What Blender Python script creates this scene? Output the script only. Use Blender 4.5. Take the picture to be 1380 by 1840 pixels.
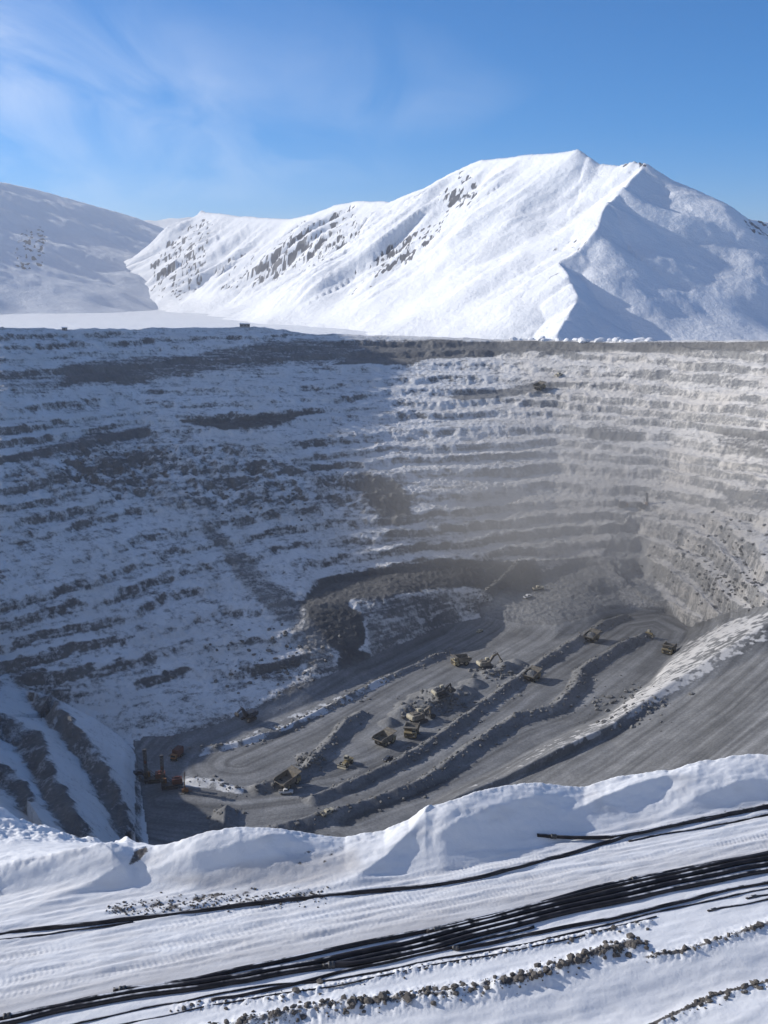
import bpy, bmesh, math, random
import numpy as np
from mathutils import Vector, Matrix

for o in list(bpy.data.objects):
    bpy.data.objects.remove(o)
SC = bpy.context.scene
COL = SC.collection
random.seed(7)
rng = np.random.default_rng(11)
rad = math.radians

# ---------------------------------------------------------------- camera, sky, sun, exposure
FPX, PITCH = 1861.0, rad(12.28)
SUN_AZ, SUN_EL = rad(-72.0), rad(25.0)          # azimuth from +Y towards +X

cam = bpy.data.cameras.new('camera')
cam.sensor_fit = 'VERTICAL'
cam.sensor_height = 24.0
cam.lens = 24.0 * FPX / 1840.0
cam.clip_start, cam.clip_end = 0.5, 60000.0
camo = bpy.data.objects.new('camera', cam)
COL.objects.link(camo)
camo.rotation_euler = (math.pi / 2 - PITCH, 0, 0)
SC.camera = camo

SUNV = Vector((math.sin(SUN_AZ) * math.cos(SUN_EL), math.cos(SUN_AZ) * math.cos(SUN_EL), math.sin(SUN_EL)))
sl = bpy.data.lights.new('sun', 'SUN')
sl.energy = 3.25
sl.angle = rad(0.53)
sl.color = (1.0, 0.955, 0.89)
so = bpy.data.objects.new('sun', sl)
COL.objects.link(so)
so.rotation_euler = SUNV.to_track_quat('Z', 'Y').to_euler()

W = bpy.data.worlds.new('World')
SC.world = W
W.use_nodes = True
wn, wl = W.node_tree.nodes, W.node_tree.links
wn.clear()
wout = wn.new('ShaderNodeOutputWorld')
wbg = wn.new('ShaderNodeBackground')
wbg.inputs['Strength'].default_value = 0.096
sky = wn.new('ShaderNodeTexSky')
sky.sky_type = 'NISHITA'
sky.sun_disc = False
sky.sun_elevation = SUN_EL
sky.sun_rotation = SUN_AZ
sky.altitude = 3000.0
sky.air_density = 0.9
sky.dust_density = 0.1
sky.ozone_density = 4.5
# wind-blown cirrus, thin in view: noise on the plane of a high cloud deck
tc = wn.new('ShaderNodeTexCoord')
sep = wn.new('ShaderNodeSeparateXYZ')
wl.new(tc.outputs['Generated'], sep.inputs[0])
zz = wn.new('ShaderNodeMath'); zz.operation = 'MAXIMUM'; zz.inputs[1].default_value = 0.0
wl.new(sep.outputs['Z'], zz.inputs[0])
zo = wn.new('ShaderNodeMath'); zo.operation = 'ADD'; zo.inputs[1].default_value = 0.12
wl.new(zz.outputs[0], zo.inputs[0])
dv = wn.new('ShaderNodeVectorMath'); dv.operation = 'DIVIDE'
wl.new(tc.outputs['Generated'], dv.inputs[0])
cmb = wn.new('ShaderNodeCombineXYZ')
wl.new(zo.outputs[0], cmb.inputs[0]); wl.new(zo.outputs[0], cmb.inputs[1]); cmb.inputs[2].default_value = 1.0
wl.new(cmb.outputs[0], dv.inputs[1])
mp = wn.new('ShaderNodeMapping')
mp.inputs['Rotation'].default_value = (0, 0, rad(-38))
mp.inputs['Scale'].default_value = (1.6, 0.55, 0.0)
mp.inputs['Location'].default_value = (0.35, 0.2, 0)
wl.new(dv.outputs[0], mp.inputs[0])
n1 = wn.new('ShaderNodeTexNoise'); n1.inputs['Scale'].default_value = 1.6; n1.inputs['Detail'].default_value = 9; n1.inputs['Roughness'].default_value = 0.6; n1.inputs['Distortion'].default_value = 0.7
wl.new(mp.outputs[0], n1.inputs['Vector'])
n2 = wn.new('ShaderNodeTexNoise'); n2.inputs['Scale'].default_value = 0.42; n2.inputs['Detail'].default_value = 2
wl.new(dv.outputs[0], n2.inputs['Vector'])
r1 = wn.new('ShaderNodeMapRange'); r1.inputs[1].default_value = 0.34; r1.inputs[2].default_value = 0.74
wl.new(n1.outputs[0], r1.inputs[0])
r2 = wn.new('ShaderNodeMapRange'); r2.inputs[1].default_value = 0.51; r2.inputs[2].default_value = 0.98
bx_n = wn.new('ShaderNodeMath'); bx_n.operation = 'MULTIPLY_ADD'; bx_n.inputs[1].default_value = -0.8  # cirrus thickened towards the unseen left to add white fill light
wl.new(sep.outputs['X'], bx_n.inputs[0]); wl.new(n2.outputs[0], bx_n.inputs[2])
wl.new(bx_n.outputs[0], r2.inputs[0])
mu = wn.new('ShaderNodeMath'); mu.operation = 'MULTIPLY'
wl.new(r1.outputs[0], mu.inputs[0]); wl.new(r2.outputs[0], mu.inputs[1])
mu2 = wn.new('ShaderNodeMath'); mu2.operation = 'MULTIPLY'; mu2.inputs[1].default_value = 0.78
wl.new(mu.outputs[0], mu2.inputs[0])
cm = wn.new('ShaderNodeMix'); cm.data_type = 'RGBA'
wl.new(mu2.outputs[0], cm.inputs[0])
hs = wn.new('ShaderNodeHueSaturation'); hs.inputs['Saturation'].default_value = 1.38
wl.new(sky.outputs[0], hs.inputs['Color'])
wl.new(hs.outputs[0], cm.inputs[6])
cm.inputs[7].default_value = (9.0, 9.0, 9.0, 1)
wl.new(cm.outputs[2], wbg.inputs['Color'])
wl.new(wbg.outputs[0], wout.inputs[0])

vs = SC.view_settings
vs.view_transform = 'Standard'; vs.look = 'None'; vs.exposure = 0.68; vs.gamma = 1.0
vs.use_curve_mapping = False
SC.cycles.max_bounces = 6
SC.cycles.diffuse_bounces = 4
SC.cycles.glossy_bounces = 1
SC.cycles.transmission_bounces = 2
SC.cycles.volume_bounces = 0
SC.cycles.use_denoising = True

# ---------------------------------------------------------------- picking rays and noise
CP, SP = math.cos(PITCH), math.sin(PITCH)

def ray(px, py):
    cx, cy = (np.asarray(px, float) - 690) / FPX, (920 - np.asarray(py, float)) / FPX
    return cx, CP + cy * SP, -SP + cy * CP

def pol_z(pts):
    """(px,py,z) list -> azimuth, r, z arrays"""
    a = np.array(pts, float)
    x, y, z = ray(a[:, 0], a[:, 1])
    t = a[:, 2] / z
    return np.arctan2(x, y), np.hypot(x, y) * t, a[:, 2].copy()

def pol_r(pts):
    a = np.array(pts, float)
    x, y, z = ray(a[:, 0], a[:, 1])
    t = a[:, 2] / np.hypot(x, y)
    return np.arctan2(x, y), a[:, 2].copy(), z * t

def project(X, Y, Z):
    f = Y * CP - Z * SP
    u = Y * SP + Z * CP
    f = np.maximum(f, 1e-3)
    return 690 + FPX * X / f, 920 - FPX * u / f

_ang = rng.random(1024) * 2 * np.pi
_GX, _GY = np.cos(_ang).astype(np.float32), np.sin(_ang).astype(np.float32)

def perlin(x, y, seed=0):
    x = np.asarray(x, np.float32); y = np.asarray(y, np.float32)
    xf, yf = np.floor(x), np.floor(y)
    xi, yi = xf.astype(np.int32), yf.astype(np.int32)
    dx, dy = x - xf, y - yf
    def g(ox, oy):
        h = (xi + ox) * np.int32(73856093) ^ (yi + oy) * np.int32(19349663) ^ np.int32(seed * 83492791 % 2147483647)
        h = (h ^ (h >> 13)) * np.int32(1274126177)
        h = (h ^ (h >> 16)) & 1023
        return _GX[h] * (dx - ox) + _GY[h] * (dy - oy)
    u = dx * dx * dx * (dx * (dx * 6 - 15) + 10)
    v = dy * dy * dy * (dy * (dy * 6 - 15) + 10)
    a = g(0, 0); b = g(1, 0); c = g(0, 1); d = g(1, 1)
    a += u * (b - a); c += u * (d - c)
    return (a + v * (c - a)) * 1.5

def fbm(x, y, octs=4, seed=0, gain=0.5):
    s = 0; a = 1.0; t = 0
    for i in range(octs):
        s = s + a * perlin(x * 2.03 ** i + 17.3 * i, y * 2.03 ** i - 9.1 * i, seed + i)
        t += a; a *= gain
    return s / t * 1.4

def ridged(x, y, octs=4, seed=0):
    s = 0; a = 1.0; t = 0
    for i in range(octs):
        s = s + a * (1 - 2 * np.abs(perlin(x * 2.1 ** i + 3.7 * i, y * 2.1 ** i + 5.1 * i, seed + i)))
        t += a; a *= 0.5
    return s / t

def sstep(a, b, x):
    t = np.clip((x - a) / (b - a), 0, 1)
    return t * t * (3 - 2 * t)

def polydist(x, y, pts, closed=False, attr=None):
    """distance to a polyline, side sign, arc length at the foot, optional attr along it"""
    best = np.full(x.shape, 1e9); sgn = np.zeros(x.shape); sl_ = np.zeros(x.shape); at = np.zeros(x.shape)
    P = list(pts) + ([pts[0]] if closed else [])
    L = 0.0
    for i in range(len(P) - 1):
        ax, ay = P[i][0], P[i][1]; bx, by = P[i + 1][0], P[i + 1][1]
        ex, ey = bx - ax, by - ay
        l2 = ex * ex + ey * ey + 1e-12
        t = np.clip(((x - ax) * ex + (y - ay) * ey) / l2, 0, 1)
        qx, qy = x - (ax + t * ex), y - (ay + t * ey)
        d = qx * qx + qy * qy
        m = d < best
        best = np.where(m, d, best)
        sgn = np.where(m, np.sign(ex * qy - ey * qx), sgn)
        sl_ = np.where(m, L + t * math.sqrt(l2), sl_)
        if attr is not None:
            at = np.where(m, attr[i] + (attr[min(i + 1, len(attr) - 1)] - attr[i]) * t, at)
        L += math.sqrt(l2)
    return np.sqrt(best), sgn, sl_, at, L

def polymask(px, py, poly, soft=6.0):
    """soft inside-test of a polygon; only evaluated in its bounding box"""
    out = np.zeros(px.shape, np.float32)
    P = np.array(poly, float)
    m = (px > P[:, 0].min() - soft) & (px < P[:, 0].max() + soft) & (py > P[:, 1].min() - soft) & (py < P[:, 1].max() + soft)
    if not m.any():
        return out
    x, y = px[m], py[m]
    ins = np.zeros(x.shape, bool)
    n = len(P)
    for i in range(n):
        x0, y0 = P[i]; x1, y1 = P[(i + 1) % n]
        if y0 != y1:
            c = ((y0 > y) != (y1 > y)) & (x < (x1 - x0) * (y - y0) / (y1 - y0) + x0)
            ins ^= c
    d = polydist(x, y, [tuple(p) for p in P], True)[0]
    sd = np.where(ins, d, -d)
    out[m] = sstep(-soft, soft, sd)
    return out

# ---------------------------------------------------------------- node materials
class NT:
    def __init__(self, name):
        self.m = bpy.data.materials.new(name); self.m.use_nodes = True
        self.n, self.l = self.m.node_tree.nodes, self.m.node_tree.links
        self.n.clear()
        self.out = self.n.new('ShaderNodeOutputMaterial')
        self.b = self.n.new('ShaderNodeBsdfPrincipled')
        self.b.inputs['Specular IOR Level'].default_value = 0.25
        self.l.new(self.b.outputs[0], self.out.inputs[0])
        self.tc = self.n.new('ShaderNodeTexCoord')
    def link(self, a, b): self.l.new(a, b)
    def attr(self, name):
        a = self.n.new('ShaderNodeAttribute'); a.attribute_name = name; return a.outputs['Fac']
    def noise(self, scale, detail=5, rough=0.55, vec=None, stretch=None):
        t = self.n.new('ShaderNodeTexNoise')
        t.inputs['Scale'].default_value = scale; t.inputs['Detail'].default_value = detail; t.inputs['Roughness'].default_value = rough
        v = vec or self.tc.outputs['Object']
        if stretch:
            mpn = self.n.new('ShaderNodeMapping'); mpn.inputs['Scale'].default_value = stretch[0]; mpn.inputs['Rotation'].default_value = stretch[1]
            self.link(v, mpn.inputs[0]); v = mpn.outputs[0]
        self.link(v, t.inputs['Vector'])
        return t.outputs[0]
    def math(self, op, a, b=None):
        t = self.n.new('ShaderNodeMath'); t.operation = op
        for i, v in enumerate((a, b)):
            if v is None: continue
            if isinstance(v, (int, float)): t.inputs[i].default_value = v
            else: self.link(v, t.inputs[i])
        return t.outputs[0]
    def rng(self, v, a, b, c=0.0, d=1.0):
        t = self.n.new('ShaderNodeMapRange'); t.interpolation_type = 'SMOOTHSTEP'
        for i, q in enumerate((a, b, c, d)): t.inputs[i + 1].default_value = q
        self.link(v, t.inputs[0]); return t.outputs[0]
    def mix(self, f, a, b, mode='MIX'):
        t = self.n.new('ShaderNodeMix'); t.data_type = 'RGBA'; t.blend_type = mode
        for i, v in ((0, f), (6, a), (7, b)):
            if isinstance(v, (int, float)): t.inputs[i].default_value = v
            elif isinstance(v, tuple): t.inputs[i].default_value = (v + (1,))[:4]
            else: self.link(v, t.inputs[i])
        return t.outputs[2]
    def bump(self, h, dist, strength=1.0):
        t = self.n.new('ShaderNodeBump'); t.inputs['Distance'].default_value = dist; t.inputs['Strength'].default_value = strength
        self.link(h, t.inputs['Height']); self.link(t.outputs[0], self.b.inputs['Normal'])
    def color(self, c):
        if isinstance(c, tuple): self.b.inputs['Base Color'].default_value = (c + (1,))[:4]
        else: self.link(c, self.b.inputs['Base Color'])
    def rough(self, r): self.b.inputs['Roughness'].default_value = r

def mat_ground(name, fine, snow_col, dusty_col, rock_a, rock_b, bump_d, speck=0.55, band=0.12):
    t = NT(name)
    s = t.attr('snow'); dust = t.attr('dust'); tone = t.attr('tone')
    nf = t.noise(fine, 7, 0.68)
    nm = t.noise(fine * 0.12, 5, 0.6)
    v = t.math('ADD', s, t.math('MULTIPLY', t.math('SUBTRACT', nf, 0.5), speck))
    v = t.math('ADD', v, t.math('MULTIPLY', t.math('SUBTRACT', t.noise(fine * 3.3, 4, 0.7), 0.5), speck * 0.7))
    f = t.rng(v, 0.5 - band, 0.5 + band)
    rock = t.mix(t.rng(nm, 0.35, 0.68), rock_a, rock_b)
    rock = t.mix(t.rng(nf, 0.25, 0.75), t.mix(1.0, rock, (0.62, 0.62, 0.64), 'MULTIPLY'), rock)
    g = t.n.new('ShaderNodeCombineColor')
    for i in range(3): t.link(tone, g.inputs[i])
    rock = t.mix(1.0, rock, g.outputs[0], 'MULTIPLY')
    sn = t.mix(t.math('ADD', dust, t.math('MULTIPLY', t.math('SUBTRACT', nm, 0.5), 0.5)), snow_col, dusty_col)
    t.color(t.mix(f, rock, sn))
    t.rough(0.85)
    t.bump(t.math('ADD', nf, t.math('MULTIPLY', f, 0.25)), bump_d)
    return t.m

M = {}
M['pit'] = mat_ground('snowy_rock', 0.45, (0.79, 0.785, 0.775), (0.56, 0.52, 0.47), (0.145, 0.147, 0.149), (0.215, 0.21, 0.20), 0.9, 1.45, 0.34)
M['floor'] = mat_ground('crushed_rock', 0.9, (0.66, 0.67, 0.68), (0.42, 0.40, 0.38), (0.19, 0.192, 0.193), (0.245, 0.246, 0.244), 0.25, 0.4)
M['near'] = mat_ground('wind_packed_snow', 5.0, (0.76, 0.765, 0.775), (0.46, 0.44, 0.43), (0.11, 0.10, 0.095), (0.19, 0.175, 0.16), 0.022, 0.6)
M['mount'] = mat_ground('mountain_snow', 0.03, (0.86, 0.87, 0.88), (0.70, 0.71, 0.73), (0.12, 0.122, 0.135), (0.20, 0.198, 0.205), 6.0, 0.5)

def simple(name, col, rough=0.6, metal=0.0, var=0.35, scale=2.0):
    t = NT(name)
    n = t.noise(scale, 4, 0.6)
    t.color(t.mix(t.rng(n, 0.3, 0.75), tuple(c * (1 - var) for c in col), col))
    t.rough(rough); t.b.inputs['Metallic'].default_value = metal
    return t.m

# ---------------------------------------------------------------- terrain grid (polar about the viewpoint's foot)
az_core = np.linspace(rad(-25.5), rad(25.5), 760)
az_l = np.linspace(rad(-48), rad(-25.5), 46)[:-1]
az_r = np.linspace(rad(25.5), rad(48), 46)[1:]
AZ = np.concatenate([az_l, az_core, az_r])
NC = len(AZ)
SA, CA = np.sin(AZ), np.cos(AZ)

def curve(pa, extra=(), az=None):
    a, r, z = pa
    for e in extra:
        a = np.append(a, rad(e[0])); r = np.append(r, e[1]); z = np.append(z, e[2])
    i = np.argsort(a)
    az = AZ if az is None else az
    return np.interp(az, a[i], r[i]), np.interp(az, a[i], z[i])

def smooth_cols(v, k=5):
    ker = np.hanning(2 * k + 3)[1:-1]; ker /= ker.sum()
    return np.convolve(np.pad(v, k, mode='edge'), ker, 'valid')

def offs(pts, az=AZ):
    """px -> value table, turned into a function of azimuth (taken at mid height)"""
    a = np.array(pts, float)
    x, y, z = ray(a[:, 0], np.full(len(a), 1300.0))
    return np.interp(az, np.arctan2(x, y), a[:, 1])

# ---- near bench: plane, snow berm and its crest
ZB = -31.0
base = curve(pol_z([(x, y, ZB) for x, y in [(-400, 1665), (-100, 1625), (0, 1612), (200, 1600), (350, 1605), (500, 1598), (640, 1588), (800, 1570), (1000, 1520), (1200, 1480), (1380, 1452), (1500, 1430), (1800, 1390)]]))
r_b = smooth_cols(base[0], 6)
r_c0 = r_b + offs([(-400, 1.2), (-100, 1.2), (0, 1.5), (200, 2.2), (430, 3.2), (700, 3.6), (960, 4.5), (1380, 4.5), (1800, 4.5)])
CREST = [(-400, 1600), (-100, 1575), (0, 1558), (60, 1542), (130, 1528), (200, 1517), (240, 1530), (300, 1515), (360, 1500), (430, 1489), (540, 1496), (620, 1506), (690, 1496), (735, 1478), (765, 1454), (850, 1424), (900, 1414), (960, 1408), (1050, 1414), (1120, 1398), (1200, 1388), (1255, 1366), (1380, 1352), (1500, 1340), (1800, 1330)]
_a = np.array(CREST, float)
_x, _y, _z = ray(_a[:, 0], _a[:, 1])
tan_c = np.interp(AZ, np.arctan2(_x, _y), -_z / np.hypot(_x, _y))
r_c = r_c0
z_c = -tan_c * r_c
# far shoulder of the berm, with a lit mound at the left
c2 = [(-400, 1420), (-100, 1446), (0, 1462), (60, 1478), (100, 1490), (160, 1510), (230, 1528), (300, 1600), (700, 1640), (1800, 1640)]
_a = np.array(c2, float); _x, _y, _z = ray(_a[:, 0], _a[:, 1])
tan_2 = np.interp(AZ, np.arctan2(_x, _y), -_z / np.hypot(_x, _y))
lf = offs([(-400, 1), (180, 1), (300, 0), (1800, 0)])
r_2 = np.where(lf > 0, r_c + 2.2 + 7 * lf, r_c + 2.2)
z_2 = np.minimum(-tan_2 * r_2, z_c - 0.4) * lf + (z_c - 1.5) * (1 - lf)

# ---- pit key lines, near to far: (px, py, z)
N1 = [(0, 1480, -140), (100, 1500, -158), (180, 1508, -186), (235, 1512, -214), (300, 1520, -217), (700, 1520, -217), (900, 1440, -217), (1100, 1425, -204), (1380, 1390, -183), (1800, 1340, -165)]
AF = [(0, 1330, -175), (100, 1380, -188), (180, 1430, -204), (235, 1470, -217), (500, 1490, -217), (760, 1470, -217), (900, 1412, -214), (1000, 1365, -208), (1100, 1322, -203), (1240, 1245, -193), (1380, 1170, -180), (1500, 1100, -170), (1800, 1040, -160)]
BC = [(0, 1320, -176), (100, 1372, -189), (180, 1424, -205), (235, 1464, -217), (500, 1485, -217), (760, 1462, -216.5), (820, 1432, -213), (900, 1396, -211), (1000, 1348, -203), (1100, 1299, -198), (1240, 1205, -188), (1380, 1120, -173), (1500, 1050, -164), (1800, 990, -154)]
FE = [(0, 1285, -182), (100, 1310, -194), (180, 1350, -208), (235, 1400, -217), (500, 1470, -217), (760, 1445, -217), (900, 1380, -217), (1000, 1325, -217), (1090, 1285, -217), (1170, 1225, -217), (1235, 1145, -217), (1262, 1128, -210), (1300, 1112, -195), (1380, 1097, -172.5), (1500, 1035, -163), (1800, 980, -153)]
VV = [(0, 1222, -190), (100, 1258, -203), (180, 1300, -211), (245, 1345, -216.5), (310, 1352, -217), (380, 1340, -217), (440, 1312, -217), (560, 1265, -217), (640, 1228, -217), (700, 1190, -217), (740, 1172, -217), (800, 1140, -217), (870, 1122, -217), (940, 1142, -217), (1000, 1150, -217), (1060, 1132, -217), (1110, 1108, -217), (1140, 1101, -217), (1200, 1103, -217), (1240, 1131, -216), (1262, 1122, -209), (1300, 1105, -192), (1380, 1088, -171.5), (1500, 1020, -162), (1800, 960, -152)]
B1 = [(0, 1180, -181), (245, 1240, -203), (400, 1180, -200), (500, 1140, -195), (545, 1090, -188), (640, 1074, -188), (700, 1071, -189), (760, 1066, -194), (860, 1060, -201), (940, 1052, -205), (1000, 1035, -202), (1040, 1020, -199), (1080, 1012, -196), (1150, 1060, -205), (1200, 1075, -206), (1240, 1095, -204), (1262, 1100, -200.5), (1300, 1085, -188), (1380, 1075, -169), (1500, 1005, -160), (1800, 940, -150)]
B2 = [(0, 1170, -179), (245, 1225, -200), (400, 1165, -197), (500, 1125, -192), (545, 1083, -187.4), (600, 1048, -187.4), (700, 1032, -187.4), (800, 1024, -190), (900, 1014, -192), (1000, 1003, -192), (1040, 1002, -193), (1080, 999, -192), (1150, 1012, -196), (1200, 1030, -195), (1240, 1054, -194.5), (1262, 1062, -192), (1300, 1070, -184.5), (1380, 1060, -166), (1500, 985, -157), (1800, 920, -147)]
MM = [(0, 1085, -160), (200, 1040, -163), (400, 985, -165), (500, 965, -165), (600, 950, -165), (700, 938, -163), (800, 922, -163), (900, 912, -164), (1000, 908, -164), (1150, 908, -162), (1262, 914, -157), (1380, 918, -144), (1500, 925, -138), (1800, 900, -135)]
UU = [(0, 835, -107), (250, 790, -109), (500, 775, -109), (700, 790, -120), (850, 822, -133), (1000, 818, -134), (1200, 830, -133), (1380, 852, -127.5), (1500, 860, -124), (1800, 850, -120)]
RR = [(0, 590, 850), (115, 594, 890), (300, 592, 950), (440, 590, 985), (560, 602, 1010), (700, 606, 1040), (900, 611, 1030), (1100, 614, 980), (1380, 613, 900), (1500, 615, 870), (1800, 615, 800)]

OFF = {'N1': (250, -118), 'AF': (330, -136), 'BC': (345, -137), 'FE': (425, -106), 'VV': (445, -106), 'B1': (466, -124), 'B2': (480, -142), 'MM': (500, -147), 'UU': (545, -139)}  # unseen ground left of frame, heights shaped to steer sun shadows
keys = []
keys.append((r_c, z_c)); keys.append((r_2, z_2))
keys.append((r_2 + 30, z_2 - 30)); keys.append((r_2 + 90, z_2 - 82))
for kn, k in (('N1', N1), ('AF', AF), ('BC', BC), ('FE', FE), ('VV', VV), ('B1', B1), ('B2', B2), ('MM', MM), ('UU', UU)):
    ro, zo_ = OFF[kn]
    r, z = curve(pol_z(k), ((-29.5, ro, zo_), (-36, ro - 8, zo_ + 22), (-48, ro - 20, zo_ + 26))); keys.append((smooth_cols(r, 3), smooth_cols(z, 3)))
r, z = curve(pol_r(RR), ((-31, 640, -103), (-37, 600, -84), (-48, 590, -80))); keys.append((smooth_cols(r, 5), smooth_cols(z, 5)))
r_rim, z_rim = keys[-1]
keys.append((r_rim + 18, z_rim + 0.3)); keys.append((r_rim + 120, z_rim - 12)); keys.append((r_rim + 320, z_rim * 0 - 88)); keys.append((r_rim * 0 + 1500, z_rim * 0 - 90)); keys.append((r_rim * 0 + 1900, z_rim * 0 - 91))
KR = np.array([k[0] for k in keys]); KZ = np.array([k[1] for k in keys])
for i in range(1, len(KR)):
    KR[i] = np.maximum(KR[i], KR[i - 1] + 0.6)
NK = len(KR)
iN1, iAF, iBC, iFE, iVV, iB1, iB2, iMM, iUU, iRR = range(4, 14)

# rows: near (shared r) + far (spaced by what each column shows)
r_hill = np.linspace(7, 30, 26)[:-1]
r_near = np.concatenate([np.linspace(30, 66, 400)])
NR1 = len(r_near) + len(r_hill)
R = np.zeros((NC, 0))
near_rows = np.concatenate([r_hill, r_near])
NF_HID, NF = 46, 860
far = np.zeros((NC, NF_HID + NF))
for c in range(NC):
    rf = np.linspace(230, 1900, 3400)
    zf = np.interp(rf, KR[:, c], KZ[:, c])
    ang = np.arctan2(zf, rf)
    w = np.abs(np.gradient(ang, rf)) * 1100 + 0.30
    w = w * np.where(rf > r_rim[c] + 40, 0.10, 1.0)
    cw = np.cumsum(w); cw = (cw - cw[0]) / (cw[-1] - cw[0])
    far[c, NF_HID:] = np.interp(np.linspace(0, 1, NF), cw, rf)
    far[c, :NF_HID] = np.linspace(66, 230, NF_HID + 1)[:-1] + 0.2
for j in range(NF):                       # smooth row positions across columns
    far[:, NF_HID + j] = smooth_cols(far[:, NF_HID + j], 6)
R = np.concatenate([np.repeat(near_rows[None], NC, 0), far], 1)
NR = R.shape[1]
X = R * SA[:, None]; Y = R * CA[:, None]
Z = np.zeros_like(R); KI = np.zeros_like(R)
for c in range(NC):
    Z[c] = np.interp(R[c], KR[:, c], KZ[:, c])
    KI[c] = np.interp(R[c], KR[:, c], np.arange(NK))
NEAR = slice(0, NR1); FAR = slice(NR1, NR)

def ground_hit(px, py, rmin=0.0):
    """first terrain hit of the line of sight through a point of the photo: world x,y,z"""
    x, y, z = (float(v) for v in ray(px, py))
    a = math.atan2(x, y); h = math.hypot(x, y)
    c = np.interp(a, AZ, np.arange(NC)); c0 = int(min(c, NC - 2)); f = c - c0
    rr = R[c0] * (1 - f) + R[c0 + 1] * f
    zt = Z[c0] * (1 - f) + Z[c0 + 1] * f
    zr = rr * z / h
    m = (zr <= zt) & (rr > rmin)
    if not m.any():
        return None
    i = int(np.argmax(m))
    if i > 0:
        d0 = zr[i - 1] - zt[i - 1]; d1 = zr[i] - zt[i]
        t = d0 / (d0 - d1 + 1e-9); t = min(max(t, 0), 1)
        r_ = rr[i - 1] + t * (rr[i] - rr[i - 1])
    else:
        r_ = rr[i]
    return (r_ * x / h, r_ * y / h, r_ * z / h)

def height_at(x, y):
    a = math.atan2(x, y); r_ = math.hypot(x, y)
    c = np.interp(a, AZ, np.arange(NC)); c0 = int(min(c, NC - 2)); f = c - c0
    return float(np.interp(r_, R[c0], Z[c0]) * (1 - f) + np.interp(r_, R[c0 + 1], Z[c0 + 1]) * f)

# ================================================================ near bench relief
xn, yn, rn = X[:, NEAR], Y[:, NEAR], R[:, NEAR]
tb = np.clip((rn - r_b[:, None]) / (r_c - r_b)[:, None], 0, 1)
zn = ZB + (z_c - ZB)[:, None] * (0.35 * tb + 0.65 * sstep(0, 1, tb) ** 0.9)
beyond = rn > r_c[:, None]
zn = np.where(beyond, Z[:, NEAR], zn)
Z[:, NEAR] = zn
# direction of pipes and tracks on the bench
pA = pol_z([(100, 1825, ZB)]); pB = pol_z([(1380, 1560, ZB)])
ax_, ay_ = pA[1][0] * math.sin(pA[0][0]), pA[1][0] * math.cos(pA[0][0])
bx_, by_ = pB[1][0] * math.sin(pB[0][0]), pB[1][0] * math.cos(pB[0][0])
dl = math.hypot(bx_ - ax_, by_ - ay_); ux, uy = (bx_ - ax_) / dl, (by_ - ay_) / dl
un = (xn - ax_) * ux + (yn - ay_) * uy
vn = -(xn - ax_) * uy + (yn - ay_) * ux          # positive = towards the pit
on_b = 1 - sstep(0.0, 0.35, tb)                  # 1 on the flat bench
plow = fbm(un / 5.0, vn / 0.42, 4, 31)
zn = zn + on_b * sstep(0.6, 2.0, vn) * (0.10 * plow + 0.035 * ridged(un / 2.0, vn / 0.22, 3, 41))
zn = zn + on_b * (1 - sstep(0.2, 1.0, vn)) * 0.05 * fbm(un / 2.5, vn / 0.6, 4, 33)
# tyre lugs in two wheel tracks
for v0, wd in ((3.2, 0.32), (4.9, 0.32), (2.2, 0.28)):
    tr = np.exp(-((vn - v0 - 0.25 * np.sin(un / 9)) / wd) ** 4) * on_b
    zn = zn - tr * (0.035 + 0.009 * np.sin(un * 2 * np.pi / 0.27 + np.abs(vn - v0) * 9)) * sstep(-0.25, 0.25, fbm(un / 9, vn / 3 + v0, 2, 95))
# berm: wind drifts and lumps
bm_ = sstep(0.0, 0.5, tb) * (1 - sstep(0, 6, rn - r_c[:, None]))
zn = zn + bm_ * (0.10 * fbm(un / 4.2, vn / 1.8, 2, 51) + 0.06 * fbm(un / 1.3, vn / 0.5, 3, 53) + 0.03 * fbm(un / 0.6, vn / 0.6, 3, 55) * sstep(-0.1, 0.3, fbm(un / 4, vn / 2, 2, 58)))
edge = np.exp(-((rn - r_c[:, None]) / 0.5) ** 2)
zn = zn + edge * 0.06 * fbm(un / 0.45, vn / 0.45, 3, 57)
mound = lf[:, None] * sstep(2.5, 6, rn - r_c[:, None])
zn = zn + mound * (0.55 * fbm(un / 2.0, vn / 2.0, 4, 61) + 0.12 * ridged(un / .7, vn / .7, 3, 66))
Z[:, NEAR] = zn

def near_line(pts):
    return [ground_hit(px, py) for px, py in pts]

def drift(pts, hs, w_up, w_dn, flip=1):
    global zn
    L = [p for p in near_line(pts)]
    d, s, sl2, h, _ = polydist(xn, yn, L, attr=hs)
    d = d * 1.0
    side = s * flip
    prof = np.where(side > 0, np.exp(-(d / w_up) ** 1.3), np.exp(-(d / w_dn) ** 1.15))
    zn = zn + prof * h * (1 - sstep(0.4, 2.0, rn - r_c[:, None]))

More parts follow.
